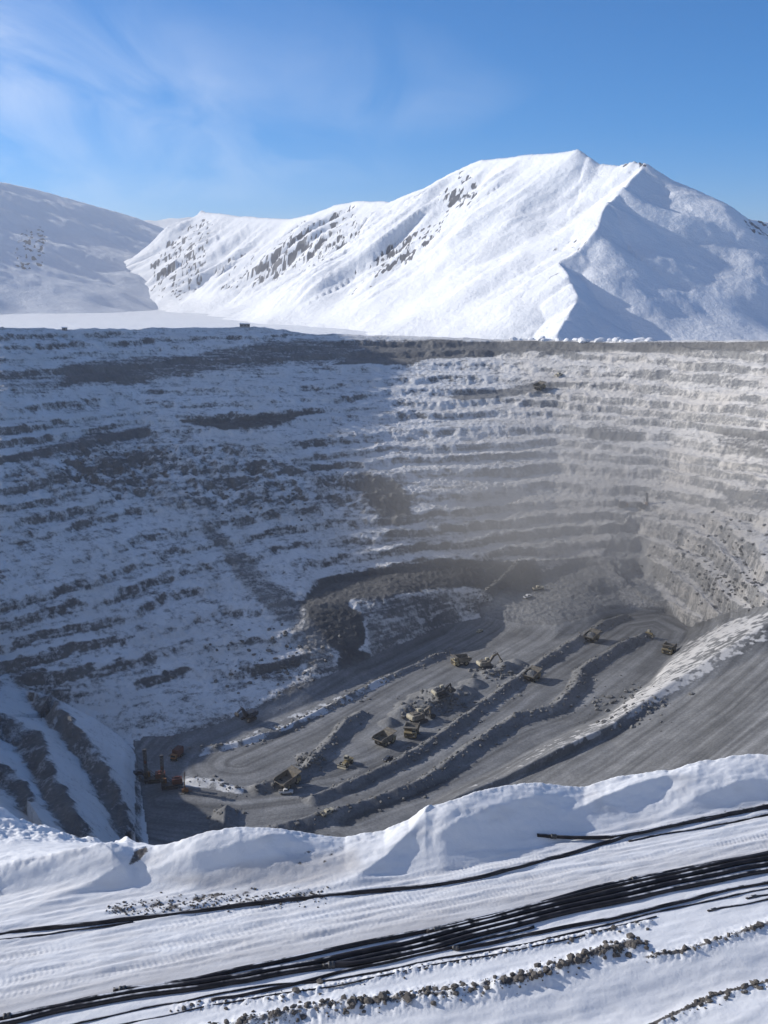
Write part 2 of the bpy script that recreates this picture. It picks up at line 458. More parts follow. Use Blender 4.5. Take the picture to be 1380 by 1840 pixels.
drift([(560, 1612), (640, 1585), (690, 1556), (735, 1512), (760, 1470)], [0.1, 0.35, 0.55, 0.6, 0.25], 1.5, 0.55, 1)
drift([(20, 1640), (110, 1615), (180, 1592), (222, 1568), (240, 1540)], [0.05, 0.3, 0.5, 0.5, 0.2], 1.5, 0.5, 1)
drift([(1000, 1475), (1060, 1452), (1130, 1425), (1200, 1405), (1270, 1400)], [0.05, 0.4, 0.5, 0.4, 0.05], 0.9, 0.5, 1)
drift([(1180, 1475), (1250, 1440), (1320, 1415), (1380, 1405)], [0.05, 0.3, 0.4, 0.3], 0.9, 0.6, 1)
drift([(290, 1560), (400, 1530), (470, 1512), (540, 1505)], [0.05, 0.25, 0.3, 0.1], 0.8, 0.5, 1)
drift([(790, 1500), (880, 1462), (960, 1440), (1010, 1430)], [0.05, 0.3, 0.3, 0.05], 0.8, 0.6, 1)
# windrow of clods on the near side, and the roadside bank at the lower right
WIND = near_line([(300, 1880), (480, 1838), (600, 1815), (760, 1795), (900, 1775), (1000, 1745), (1080, 1718), (1160, 1694)])
WIND2 = near_line([(1160, 1722), (1230, 1712), (1300, 1690), (1380, 1664), (1460, 1640)])
WIND3 = near_line([(300, 1812), (500, 1793), (700, 1752), (850, 1725), (1000, 1692), (1180, 1655)])
for wl_, hh, ww in ((WIND, 0.42, 0.55), (WIND2, 0.22, 0.35), (WIND3, 0.12, 0.25)):
    d, s, sl2, _, Lw = polydist(xn, yn, wl_)
    en = sstep(0, 0.6, sl2) * (1 - sstep(Lw - 0.5, Lw, sl2))
    zn = zn + hh * en * np.exp(-(d / ww) ** 1.6) * (0.75 + 0.5 * fbm(xn / 0.9, yn / 0.9, 3, 71)) + en * np.exp(-(d / (ww * 1.2)) ** 2) * 0.10 * fbm(xn / 0.22, yn / 0.22, 3, 73)
d_w2, s_w2, _, _, _ = polydist(xn, yn, near_line([(100, 1920), (480, 1838), (760, 1795), (1000, 1748), (1160, 1715), (1300, 1690), (1470, 1640)]))
below = sstep(0.3, 3.0, d_w2) * (s_w2 < 0)
zn = zn - below * 0.55 * sstep(4, 14, xn + 4)
zn = zn + 0.10 * below * fbm(un / 4, vn / 2.2, 3, 77)
BANK = [p for p in (ground_hit(px, py) for px, py in [(900, 1990), (1060, 1912), (1200, 1838), (1280, 1800), (1380, 1775), (1480, 1752), (1600, 1725)])]
d_bk, s_bk, sl_bk, _, _ = polydist(xn, yn, BANK)
inb = s_bk < 0
zn = zn + np.where(inb, 0.95 - 0.05 * np.minimum(d_bk, 6), 0.95 * np.exp(-(d_bk / 0.45) ** 1.5)) * sstep(0, 2.0, sl_bk) * (1 - sstep(6, 8, d_bk))
zn = zn + np.exp(-(d_bk / 0.5) ** 2) * 0.08 * fbm(xn / .3, yn / .3, 3, 79)
# the hillside the viewpoint stands on
zn = zn + np.maximum(0, 31 - rn) * 0.72
Z[:, NEAR] = zn
px_n, py_n = project(xn, yn, zn)
snow_n = np.ones_like(zn) * 1.1
dust_n = np.zeros_like(zn)
dust_n += on_b * sstep(0.25, 0.9, vn) * (1 - sstep(1.6, 3.6, vn + 0.7 * plow)) * (0.55 + 0.3 * plow)
dust_n += on_b * sstep(2.0, 3, vn) * np.clip(0.12 + 0.3 * fbm(un / 4, vn / 0.5, 3, 81), 0, 1)
dust_n += bm_ * np.clip(0.05 + 0.5 * fbm(un / 3, vn / 1.2, 3, 83) - 0.12, 0, 0.35)
clod = np.zeros_like(zn)
for wl_, ww, am in ((WIND, 0.5, 0.78), (WIND2, 0.22, 0.85), (WIND3, 0.18, 0.55)):
    d, s, sl2, _, Lw = polydist(xn, yn, wl_)
    clod = np.maximum(clod, np.exp(-(d / ww) ** 2) * am * (0.8 + 0.5 * fbm(un / 1.6, vn / 0.5, 3, 85)))
clod = np.maximum(clod, np.exp(-(np.where(inb, d_bk * 2.2, d_bk) / 0.42) ** 2) * 1.0 * sstep(0.5, 2.5, sl_bk))
clod = np.maximum(clod, 0.62 * polymask(px_n, py_n, [(180, 1650), (200, 1622), (330, 1604), (500, 1596), (600, 1600), (590, 1612), (460, 1622), (300, 1640)], 8) * (0.75 + 0.8 * fbm(un / 0.9, vn / 0.6, 3, 86)))
dust_n += 0.6 * polymask(px_n, py_n, [(290, 1580), (380, 1565), (520, 1535), (640, 1525), (650, 1560), (560, 1590), (380, 1600)], 12)
clod = np.maximum(clod, 0.40 * polymask(px_n, py_n, [(470, 1540), (560, 1515), (650, 1510), (640, 1550), (540, 1575)], 14) * (0.7 + 1.2 * fbm(un / 0.5, vn / 0.4, 3, 88)))
clod = np.maximum(clod, 0.5 * polymask(px_n, py_n, [(1220, 1475), (1300, 1450), (1385, 1435), (1385, 1450), (1280, 1475)], 8) * (0.7 + 1.0 * fbm(un / 0.6, vn / 0.4, 3, 89)))
clod = np.maximum(clod, mound * 0.5 * (0.4 + 1.3 * fbm(un / 1.2, vn / 0.9, 3, 90)))
clod = np.maximum(clod, polymask(px_n, py_n, [(225, 1560), (240, 1528), (262, 1518), (270, 1528), (250, 1550)], 6) * 0.75)
snow_n = snow_n - clod - sstep(4.0, 14, rn - r_c[:, None]) * (1 - lf)[:, None] * 0.5
tone_n = np.ones_like(zn)

# ================================================================ pit relief
xf, yf, rf, zf0, ki = X[:, FAR], Y[:, FAR], R[:, FAR], Z[:, FAR].copy(), KI[:, FAR]
# soften the key lines a little along each column
for _ in range(6):
    zf0[:, 1:-1] = 0.25 * zf0[:, :-2] + 0.5 * zf0[:, 1:-1] + 0.25 * zf0[:, 2:]
pxf, pyf = project(xf, yf, zf0)
wall = sstep(iVV + 0.05, iVV + 0.35, ki) * (1 - sstep(iRR - 0.05, iRR + 0.05, ki))
mid = sstep(530, 570, pxf) * (1 - sstep(1040, 1090, pxf)) * (1 - sstep(iB2 - 0.1, iB2 + 0.1, ki))    # plain face under the dark bench
bench_w = wall * (1 - mid)
lower_bench = sstep(555, 590, pxf) * (1 - sstep(1080, 1100, pxf)) * np.exp(-((ki - iB1 - 0.5) / 0.5) ** 4)
bench_w = bench_w * (1 - lower_bench)
slump = polymask(pxf, pyf, [(-20, 860), (150, 795), (290, 790), (420, 800), (520, 830), (640, 840), (740, 880), (740, 935), (640, 935), (540, 925), (380, 930), (330, 905), (180, 890), (60, 885)], 26)
nose = polymask(pxf, pyf, [(1080, 1000), (1130, 925), (1390, 925), (1500, 1100), (1380, 1110), (1250, 1140), (1190, 1095)], 10)
n_lo = fbm(xf / 130, yf / 130, 3, 101)
n_md = fbm(xf / 38, yf / 38, 4, 105)
n_hi = fbm(xf / 11, yf / 11, 4, 111)
n_ri = ridged(xf / 20, yf / 20, 4, 121)
warp = (3.2 * n_lo + 2.2 * n_md + 1.3 * n_hi) * wall
zs = zf0 + warp
zs = zs + 2.6 * np.sin(zs / 7.1 + 1.3 * np.sin(zs / 19.0)) * 0.8 + 1.5 * fbm(xf / 90, zs / 9, 3, 135) * wall
H = 8.8
H = np.where(nose > 0.5, 13.0, H)
u = zs / H
k_ = np.floor(u); fr = u - k_
flat = 0.54 + 0.12 * n_lo
prof = np.where(fr < flat, 0.10 * fr / np.maximum(flat, 0.1), 0.10 + 0.90 * sstep(0, 1, (fr - flat) / (1 - flat)))
zst = (k_ + prof) * H - (zs - zf0) * 0.85
strength = bench_w * (1 - 0.55 * slump) * np.clip(0.54 + 0.18 * sstep(640, 900, pxf) + 0.45 * fbm(xf / 85, yf / 85 + zf0 / 14, 3, 137), 0.12, 0.95) + 0.2 * nose * bench_w
zf = zf0 * (1 - strength) + zst * strength
face = np.where(fr < flat, 0.0, np.sin(np.pi * np.clip((fr - flat) / (1 - flat), 0, 1))) * strength
zf = zf + wall * (0.25 + 0.7 * face + 1.4 * slump) * (0.9 * n_hi + 0.5 * (n_ri - 0.4))
zf = zf + slump * 4.0 * n_md + slump * 1.6 * np.round(n_hi * 2.2) * 0.6
zf = zf + wall * (0.42 * fbm(xf / 3.6, yf / 3.6, 3, 131) + 0.5 * np.maximum(ridged(xf / 8, yf / 8, 3, 133) - 0.45, 0) * 2)
zf = zf + nose * (1.3 * n_hi + 1.0 * (n_ri - .4))

# ---- near-left wall: bench edges as steps down towards the pit
def floor_pts(pts, z=-217.0):
    a, r, zz_ = pol_z([(p[0], p[1], p[2] if len(p) > 2 else z) for p in pts])
    return [(r[i] * math.sin(a[i]), r[i] * math.cos(a[i])) for i in range(len(r))]

nl = 1 - sstep(iVV - 0.5, iVV, ki)
nlm = nl * (1 - sstep(225, 262, pxf)) * sstep(iN1 - 1.0, iN1, ki)
def pstep(pts, drop, width):
    """drop of the surface across a line picked on the surface itself"""
    global zf
    L = [ground_hit(px, py, 150) for px, py in pts]
    L = [p for p in L if p]
    d, s, sl2, _, Lw = polydist(xf, yf, L)
    dd = d * -s + 3.0 * n_hi + 2.5 * n_md
    zf = zf + nlm * drop * (0.8 - sstep(-width, width, dd) - 0.5)
    return nlm * np.exp(-(np.maximum(np.abs(dd) - width * .5, 0) / (width * 0.6)) ** 2)
nfa = np.zeros_like(zf)
nfa = np.maximum(nfa, pstep([(-60, 1245), (0, 1275), (45, 1300), (62, 1330), (85, 1370), (105, 1410), (118, 1440), (145, 1470), (160, 1500)], 9, 4.5))
nfa = np.maximum(nfa, pstep([(70, 1265), (108, 1302), (140, 1345), (165, 1370), (190, 1420), (205, 1455), (222, 1490), (230, 1505)], 10, 4.5))
nfa = np.maximum(nfa, 0.8 * pstep([(-60, 1300), (0, 1330), (28, 1360), (40, 1378)], 6, 4))
zf = zf + nlm * (0.45 * n_hi + 0.3 * n_md + nfa * (2.2 * n_hi + 1.2 * (n_ri - 0.4)))

# ---- pit floor: berms, heaps, roads
berm_sh = np.zeros_like(zf); floor_m = (1 - wall) * sstep(iN1 - 1.5, iN1 - 1.0, ki) * (1 - sstep(iVV + 0.2, iVV + 0.5, ki)) * sstep(238, 262, pxf + 0.15 * (1400 - pyf) * (pyf > 1330))
BERMS = [
    ([(446, 1424), (510, 1407), (555, 1384), (588, 1345), (622, 1306), (656, 1280)], 4.2),
    ([(300, 1352), (400, 1345), (500, 1318), (600, 1268), (690, 1222), (760, 1192), (822, 1164)], 2.6),
    ([(548, 1446), (650, 1406), (720, 1372), (790, 1330), (870, 1268), (960, 1203), (1010, 1170), (1050, 1146), (1090, 1122), (1130, 1108)], 4.0),
    ([(440, 1512), (530, 1488), (640, 1457), (760, 1412), (805, 1380), (850, 1345), (930, 1293), (1000, 1275), (1035, 1240), (1045, 1210), (1080, 1186), (1125, 1160), (1165, 1142)], 4.4),
    ([(402, 1500), (404, 1470), (412, 1452)], 4.6),
    ([(840, 1118), (900, 1088), (940, 1068)], 3.0),
    ([(330, 1402), (380, 1410), (440, 1424)], 2.2),
]
zf_floor0 = zf.copy()
for bi, (pts, hh) in enumerate(BERMS):
    L = floor_pts(pts)
    L2 = [L[0]]
    for q in range(1, len(L)):                     # finer, wavering line
        for t in (0.25, 0.5, 0.75, 1.0):
            L2.append((L[q - 1][0] * (1 - t) + L[q][0] * t, L[q - 1][1] * (1 - t) + L[q][1] * t))
    xs = [p[0] for p in L2]; ys = [p[1] for p in L2]
    m = (xf > min(xs) - 14) & (xf < max(xs) + 14) & (yf > min(ys) - 14) & (yf < max(ys) + 14)
    d, s, sl2, _, Lw = polydist(xf[m], yf[m], L2)
    en = sstep(-0.5, 5, sl2) * (1 - sstep(Lw - 5, Lw + .5, sl2))
    d = d + 0.8 * n_hi[m] + 0.3 * n_md[m]
    hv = hh * (0.85 + 0.3 * fbm(sl2 / 13.0, sl2 * 0 + bi * 7.7, 3, 140 + bi)) * en
    w_ = hh * 1.25
    add = hv * np.clip(1 - np.abs(d) / w_, 0, 1) ** 0.9
    zf[m] += add
    b_ = np.zeros_like(zf); b_[m] = np.clip(add / hh, 0, 1)
    berm_sh = np.maximum(berm_sh, b_)
def heap(px, py, h, w, z=-217, seed=0):
    global zf, berm_sh
    (cx, cy), = floor_pts([(px, py)], z)
    d = np.hypot(xf - cx, yf - cy) + 1.6 * n_hi + 1.0 * n_md
    a = h * np.clip(1 - d / w, 0, 1) ** 0.8
    zf = zf + a * (1 + 0.25 * n_ri)
    berm_sh = np.maximum(berm_sh, np.clip(a / h * 1.5, 0, 1))
for hp in [(805, 1262, 6, 10), (785, 1262, 5, 9), (830, 1248, 5, 9), (770, 1277, 6, 8), (850, 1230, 3.5, 8), (905, 1205, 4.5, 8), (925, 1195, 3.5, 8), (880, 1212, 3, 7), (760, 1255, 4, 9), (735, 1272, 4.5, 9), (720, 1285, 3.5, 7), (700, 1300, 3, 6), (560, 1372, 2.5, 5), (548, 1360, 2, 5)]:
    heap(*hp)
# upper working shelf falls to the road level in a step along the heaps
zf = zf + floor_m * (0.12 * n_hi + 0.25 * n_md)
Z[:, FAR] = zf

# slopes for the snow cover
gr = np.gradient(zf, axis=1) / np.maximum(np.gradient(rf, axis=1), 1e-3)
ga = np.gradient(zf, axis=0) / np.maximum(np.gradient(AZ)[:, None] * rf, 1e-3)
slope = np.hypot(gr, ga)
sm = slope.copy()
for _ in range(2):
    sm[1:-1] = 0.25 * sm[:-2] + 0.5 * sm[1:-1] + 0.25 * sm[2:]
    sm[:, 1:-1] = 0.25 * sm[:, :-2] + 0.5 * sm[:, 1:-1] + 0.25 * sm[:, 2:]
pxf, pyf = project(xf, yf, zf)
st_h = fbm(xf / 40, yf / 40 + zf / 2.2, 4, 151)               # strata-following variation
snow = 0.84 - 0.50 * sstep(0.45, 1.3, sm) + 0.36 * n_md * sstep(.3, .9, sm) + 0.36 * n_hi + 0.30 * st_h * wall
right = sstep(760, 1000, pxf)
n_f = fbm(xf / 4.2, yf / 4.2, 3, 155)
st_f = fbm(xf / 16, yf / 16 + zf / 1.4, 3, 157)
snow = snow + wall * (0.26 * n_f + 0.24 * st_f - 0.03)
snow = snow + 0.05 * right
snow = snow - 0.22 * slump * (0.6 + 1.4 * n_md) 
snow = np.where(nlm > 0.5, 0.92 + 0.22 * n_hi + 0.15 * n_f - 0.95 * nfa * (0.85 + 0.9 * n_hi) - 0.12 * np.clip(st_f, 0, 1), snow)
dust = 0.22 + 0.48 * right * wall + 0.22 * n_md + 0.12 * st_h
tone = 1.0 + 0.75 * right * wall + 0.15 * n_lo  # right wall: dust on it plus a lift painted in for airborne haze

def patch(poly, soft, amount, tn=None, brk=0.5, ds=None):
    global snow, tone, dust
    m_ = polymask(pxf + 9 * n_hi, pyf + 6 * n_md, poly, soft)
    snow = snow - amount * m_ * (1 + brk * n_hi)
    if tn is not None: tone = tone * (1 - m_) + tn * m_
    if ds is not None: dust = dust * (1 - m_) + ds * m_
patch([(538, 1088), (575, 1040), (690, 1022), (800, 1004), (900, 1014), (965, 1030), (935, 1062), (860, 1058), (760, 1060), (700, 1073), (630, 1075), (620, 1100), (556, 1098)], 5, 1.2, 0.75, 0.2)
patch([(553, 1098), (630, 1090), (650, 1100), (655, 1150), (640, 1165), (668, 1172), (660, 1206), (615, 1206), (610, 1166), (552, 1142)], 5, 1.2, 0.62, 0.25)
patch([(650, 855), (725, 870), (738, 925), (690, 932), (665, 900)], 10, 0.85, 0.85, 0.8)
patch([(360, 930), (392, 948), (404, 975), (432, 985), (472, 1030), (522, 1058), (548, 1100), (602, 1180), (625, 1212), (560, 1205), (520, 1132), (470, 1082), (430, 1042), (396, 985), (370, 965)], 8, 0.42, 1.35, 0.8, 0.6)
patch([(640, 1078), (760, 1068), (860, 1064), (930, 1066), (860, 1110), (760, 1165), (690, 1200), (670, 1170), (655, 1110)], 10, 0.36, 1.15, 1.6, 0.5)
patch([(700, 935), (850, 930), (850, 985), (720, 995)], 20, 0.18, 1.2)
patch([(935, 1045), (1045, 1005), (1085, 1010), (1195, 1096), (1130, 1112), (1060, 1142), (1000, 1160), (930, 1152), (855, 1132), (870, 1090)], 8, 1.1, 1.75, 0.4)
patch([(860, 1012), (960, 1004), (978, 1062), (870, 1066)], 8, 1.2, 1.0, 0.2)
patch([(1085, 1000), (1115, 945), (1150, 965), (1165, 1010), (1195, 1085), (1160, 1075)], 9, 0.75, 2.2, 0.5)  # rock lightened here to paint in sunlight on the unlit nose face
patch([(690, 613), (900, 614), (1390, 610), (1390, 629), (1000, 632), (860, 640), (690, 652), (600, 655)], 4, 1.0, 1.15, 0.3)
patch([(330, 640), (500, 612), (690, 612), (700, 640), (560, 650), (400, 664), (230, 690), (120, 685), (110, 655)], 10, 0.62, 1.2, 0.7)
patch([(330, 757), (500, 746), (570, 740), (500, 762), (400, 775)], 4, 0.8, 0.8, 0.5)
patch([(0, 665), (240, 660), (240, 690), (0, 700)], 10, 0.3, 1.1, 0.9)
patch([(-10, 820), (130, 792), (270, 765), (270, 780), (140, 806), (0, 832)], 6, 0.6, 1.0, 0.7)
patch([(1300, 880), (1400, 885), (1400, 920), (1310, 912)], 8, 0.6, 1.5, 0.4)
patch([(1060, 760), (1160, 775), (1150, 795), (1060, 790)], 6, 0.4, 1.2, 0.7)
patch([(1290, 770), (1390, 780), (1390, 820), (1290, 805)], 8, 0.4, 1.2, 0.7)
patch([(800, 712), (960, 690), (1060, 690), (960, 706), (830, 720)], 3, 0.8, 1.5, 0.3)
patch([(160, 765), (300, 775), (290, 870), (160, 880), (120, 840)], 22, 0.14, 1.0, 2.0)
patch([(100, 1330), (160, 1300), (560, 1170), (600, 1220), (440, 1300), (330, 1345), (250, 1330)], 16, 0.10, 0.9, 0.9)
patch([(420, 1290), (560, 1215), (640, 1222), (560, 1262), (440, 1310), (330, 1345), (270, 1335)], 6, 0.5, 0.75, 0.9)

# floor cover: crushed rock with packed tracks following the roads
ROADS = [[(300, 1440), (430, 1450), (520, 1440), (640, 1425), (760, 1365), (880, 1285), (960, 1225), (1060, 1160), (1120, 1120), (1180, 1112), (1222, 1135), (1200, 1175), (1130, 1230), (1060, 1290), (960, 1330), (850, 1390), (760, 1435), (640, 1480)],
         [(520, 1385), (640, 1350), (700, 1320), (760, 1300)], [(760, 1510), (950, 1420), (1100, 1365), (1250, 1300), (1400, 1215)], [(430, 1370), (560, 1310), (700, 1230), (850, 1150), (960, 1090)]]
rd = np.full(zf.shape, 1e9); rs = np.zeros_like(zf)
fl = (floor_m > 0.01) | (np.abs(ki - iAF) < 1.2)
for q, rpts in enumerate(ROADS):
    pts = floor_pts(rpts, -217 if q != 2 else -200)
    d, s, sl2, _, _ = polydist(xf[fl], yf[fl], pts)
    dd = d * s
    cur = rd[fl]; cs = rs[fl]
    mm_ = d < np.abs(cur)
    cur = np.where(mm_, dd + 40 * q, cur); cs = np.where(mm_, sl2, cs)
    rd[fl] = cur; rs[fl] = cs
streak = np.zeros_like(zf)
streak[fl] = fbm(rd[fl] / 2.6, rs[fl] / 90, 4, 161)
streak2 = np.zeros_like(zf)
streak2[fl] = fbm(rd[fl] / 7.5, rs[fl] / 120, 3, 171)
on_road = floor_m * (1 - np.clip(berm_sh * 3, 0, 1))
fsnow = 0.06 + 0.20 * n_hi * 0 + 0.16 * berm_sh * sstep(0.0, 0.5, n_hi + 0.2)
bankm = sstep(iAF + 0.1, iAF + 0.6, ki) * (1 - sstep(iFE - 0.25, iFE + 0.02, ki)) * sstep(780, 860, pxf)
snow = np.where(floor_m > 0.5, fsnow, snow)
snow = snow * (1 - bankm) + bankm * (0.24 + 0.30 * sstep(980, 1180, pxf) + 0.22 * n_hi + 0.25 * n_md + 0.55 * n_f)
dust = np.where(floor_m > 0.5, 0.3, dust)
dust = dust * (1 - bankm) + 0.7 * bankm
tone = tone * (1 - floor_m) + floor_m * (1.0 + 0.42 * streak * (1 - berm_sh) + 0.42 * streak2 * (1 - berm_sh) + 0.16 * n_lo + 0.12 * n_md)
ptch = polymask(pxf, pyf, [(328, 1392), (385, 1398), (440, 1416), (440, 1430), (380, 1420), (330, 1412)], 4)
snow = snow + ptch * (0.55 + 0.5 * n_hi)
strip = polymask(pxf, pyf, [(330, 1352), (420, 1330), (560, 1268), (640, 1240), (700, 1210), (720, 1215), (600, 1278), (440, 1342), (340, 1365)], 3)
snow = snow + strip * (0.42 + 0.6 * n_hi) * (floor_m > 0.2)
floor_shade = polymask(pxf, pyf, [(225, 1400), (330, 1425), (420, 1430), (400, 1500), (230, 1510)], 20)
tone = tone * (1 - 0.22 * floor_shade)  # painted shade over the left end of the floor
ramp = polymask(pxf, pyf, [(1055, 1000), (1088, 1004), (1110, 1030), (1150, 1062), (1198, 1092), (1132, 1094), (1110, 1060), (1085, 1025)], 3)
snow = snow * (1 - ramp) + 0.42 * ramp; dust = dust * (1 - ramp) + 0.75 * ramp; tone = tone * (1 - ramp) + 2.1 * ramp
# plateau behind the rim
plat = sstep(iRR - 0.02, iRR + 0.05, ki)
snow = snow * (1 - plat) + plat * (0.72 + 0.35 * n_md)
zf = zf + plat * sstep(iRR, iRR + 1, ki) * (1.2 * n_md + 0.6 * n_hi) * (1 - sstep(iRR + 2, iRR + 3, ki))
rimn = np.exp(-((ki - iRR - 0.5) / 0.45) ** 2) * sstep(0.5, 0.9, ki - iRR + 0.9)
zf = zf + rimn * (2.6 * np.maximum(fbm(AZ[:, None] * 26 + 0 * rf, rf / 60, 4, 195), -0.1) + 0.9 * n_hi) * (0.4 + 0.9 * (1 - sstep(560, 700, pxf)))
Z[:, FAR] = zf

def cat(a, b): return np.concatenate([a, b], 1)
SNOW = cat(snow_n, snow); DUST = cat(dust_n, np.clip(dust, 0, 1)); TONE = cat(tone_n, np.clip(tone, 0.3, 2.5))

# split the one surface into its named pieces (shared edge vertices keep it closed)
lab = np.zeros(R.shape, np.int8)                                   # 0 near bench, 1 pit wall, 2 pit floor, 3 plateau
lab[:, FAR] = 1
fm = np.zeros(R.shape, bool); fm[:, FAR] = (floor_m > 0.5) | (bankm > 0.5)
lab[fm] = 2
pm = np.zeros(R.shape, bool); pm[:, FAR] = ki > iRR + 0.3
lab[pm] = 3

def grid_object(name, sel, mat):
    ii, jj = np.nonzero(sel)
    idx = np.full(R.shape, -1, np.int64)
    q = np.stack([ii * NR + jj, (ii + 1) * NR + jj, (ii + 1) * NR + jj + 1, ii * NR + jj + 1], 1)
    used, inv = np.unique(q.ravel(), return_inverse=True)
    return mesh_from(name, np.stack([X.ravel()[used], Y.ravel()[used], Z.ravel()[used]], 1), inv.reshape(-1, 4),
                     mat, snow=SNOW.ravel()[used], dust=DUST.ravel()[used], tone=TONE.ravel()[used])

def mesh_from(name, co, quads, mat, parent=None, **attrs):
    me = bpy.data.meshes.new(name)
    me.vertices.add(len(co)); me.vertices.foreach_set('co', co.astype(np.float32).ravel())
    n = len(quads)
    me.loops.add(n * 4); me.loops.foreach_set('vertex_index', quads.astype(np.int32).ravel())
    me.polygons.add(n); me.polygons.foreach_set('loop_start', (np.arange(n) * 4).astype(np.int32))
    me.polygons.foreach_set('use_smooth', np.ones(n, bool))
    me.update(calc_edges=True)
    for k, v in attrs.items():
        a = me.attributes.new(k, 'FLOAT', 'POINT'); a.data.foreach_set('value', v.astype(np.float32))
    me.materials.append(mat)
    o = bpy.data.objects.new(name, me); COL.objects.link(o)
    if parent: o.parent = parent
    return o

qlab = lab[:-1, :-1]
STRUCT = []
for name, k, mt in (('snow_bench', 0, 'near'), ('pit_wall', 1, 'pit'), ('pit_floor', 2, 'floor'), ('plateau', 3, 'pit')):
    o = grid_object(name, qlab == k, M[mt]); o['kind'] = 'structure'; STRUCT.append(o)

# ================================================================ plain and mountains
PZ = -90.0
pa = np.linspace(rad(-50), rad(50), 200)
pr = np.concatenate([np.linspace(1850, 6500, 60), np.geomspace(6600, 11800, 16)])
PA, PR = np.meshgrid(pa, pr, indexing='ij')
px_, py_ = PR * np.sin(PA), PR * np.cos(PA)
pz_ = PZ - 1.5 + 3.0 * fbm(px_ / 900, py_ / 900, 3, 181)
def quads_of(nc, nr):
    i, j = np.meshgrid(np.arange(nc - 1), np.arange(nr - 1), indexing='ij')
    i = i.ravel(); j = j.ravel()
    return np.stack([i * nr + j, (i + 1) * nr + j, (i + 1) * nr + j + 1, i * nr + j + 1], 1)
o = mesh_from('snow_plain', np.stack([px_.ravel(), py_.ravel(), pz_.ravel()], 1), quads_of(*px_.shape), M['mount'],
              snow=np.full(px_.size, 1.2), dust=np.full(px_.size, 0.05), tone=np.ones(px_.size))
o['kind'] = 'structure'

ga_ = np.linspace(rad(48), rad(312), 120)
gr_ = np.concatenate([np.linspace(2.0, 60, 24), np.geomspace(66, 9000, 60)])
GA_, GR_ = np.meshgrid(ga_, gr_, indexing='ij')
gx_, gy_ = GR_ * np.sin(GA_), GR_ * np.cos(GA_)
back = sstep(0, 1, np.minimum(GA_ - rad(48), rad(312) - GA_) / rad(50))
gz_ = -6.0 - 0.5 * np.maximum(0, 40 - GR_) * 0 - 25 * (1 - back) * sstep(5, 45, GR_) - 110 * (1 - back) * sstep(80, 600, GR_) + back * (0.16 * np.minimum(GR_, 1500) + 10 * fbm(gx_ / 160, gy_ / 160, 4, 191) * sstep(30, 300, GR_))
o = mesh_from('snow_hillside', np.stack([gx_.ravel(), gy_.ravel(), gz_.ravel()], 1), quads_of(*gx_.shape), M['mount'],
              snow=np.full(gx_.size, 1.2), dust=np.full(gx_.size, 0.2), tone=np.ones(gx_.size))
o['kind'] = 'structure'

def rpt(px, py, r):
    a, rr, z = pol_r([(px, py, r)])
    return (rr[0] * math.sin(a[0]), rr[0] * math.cos(a[0]), z[0])

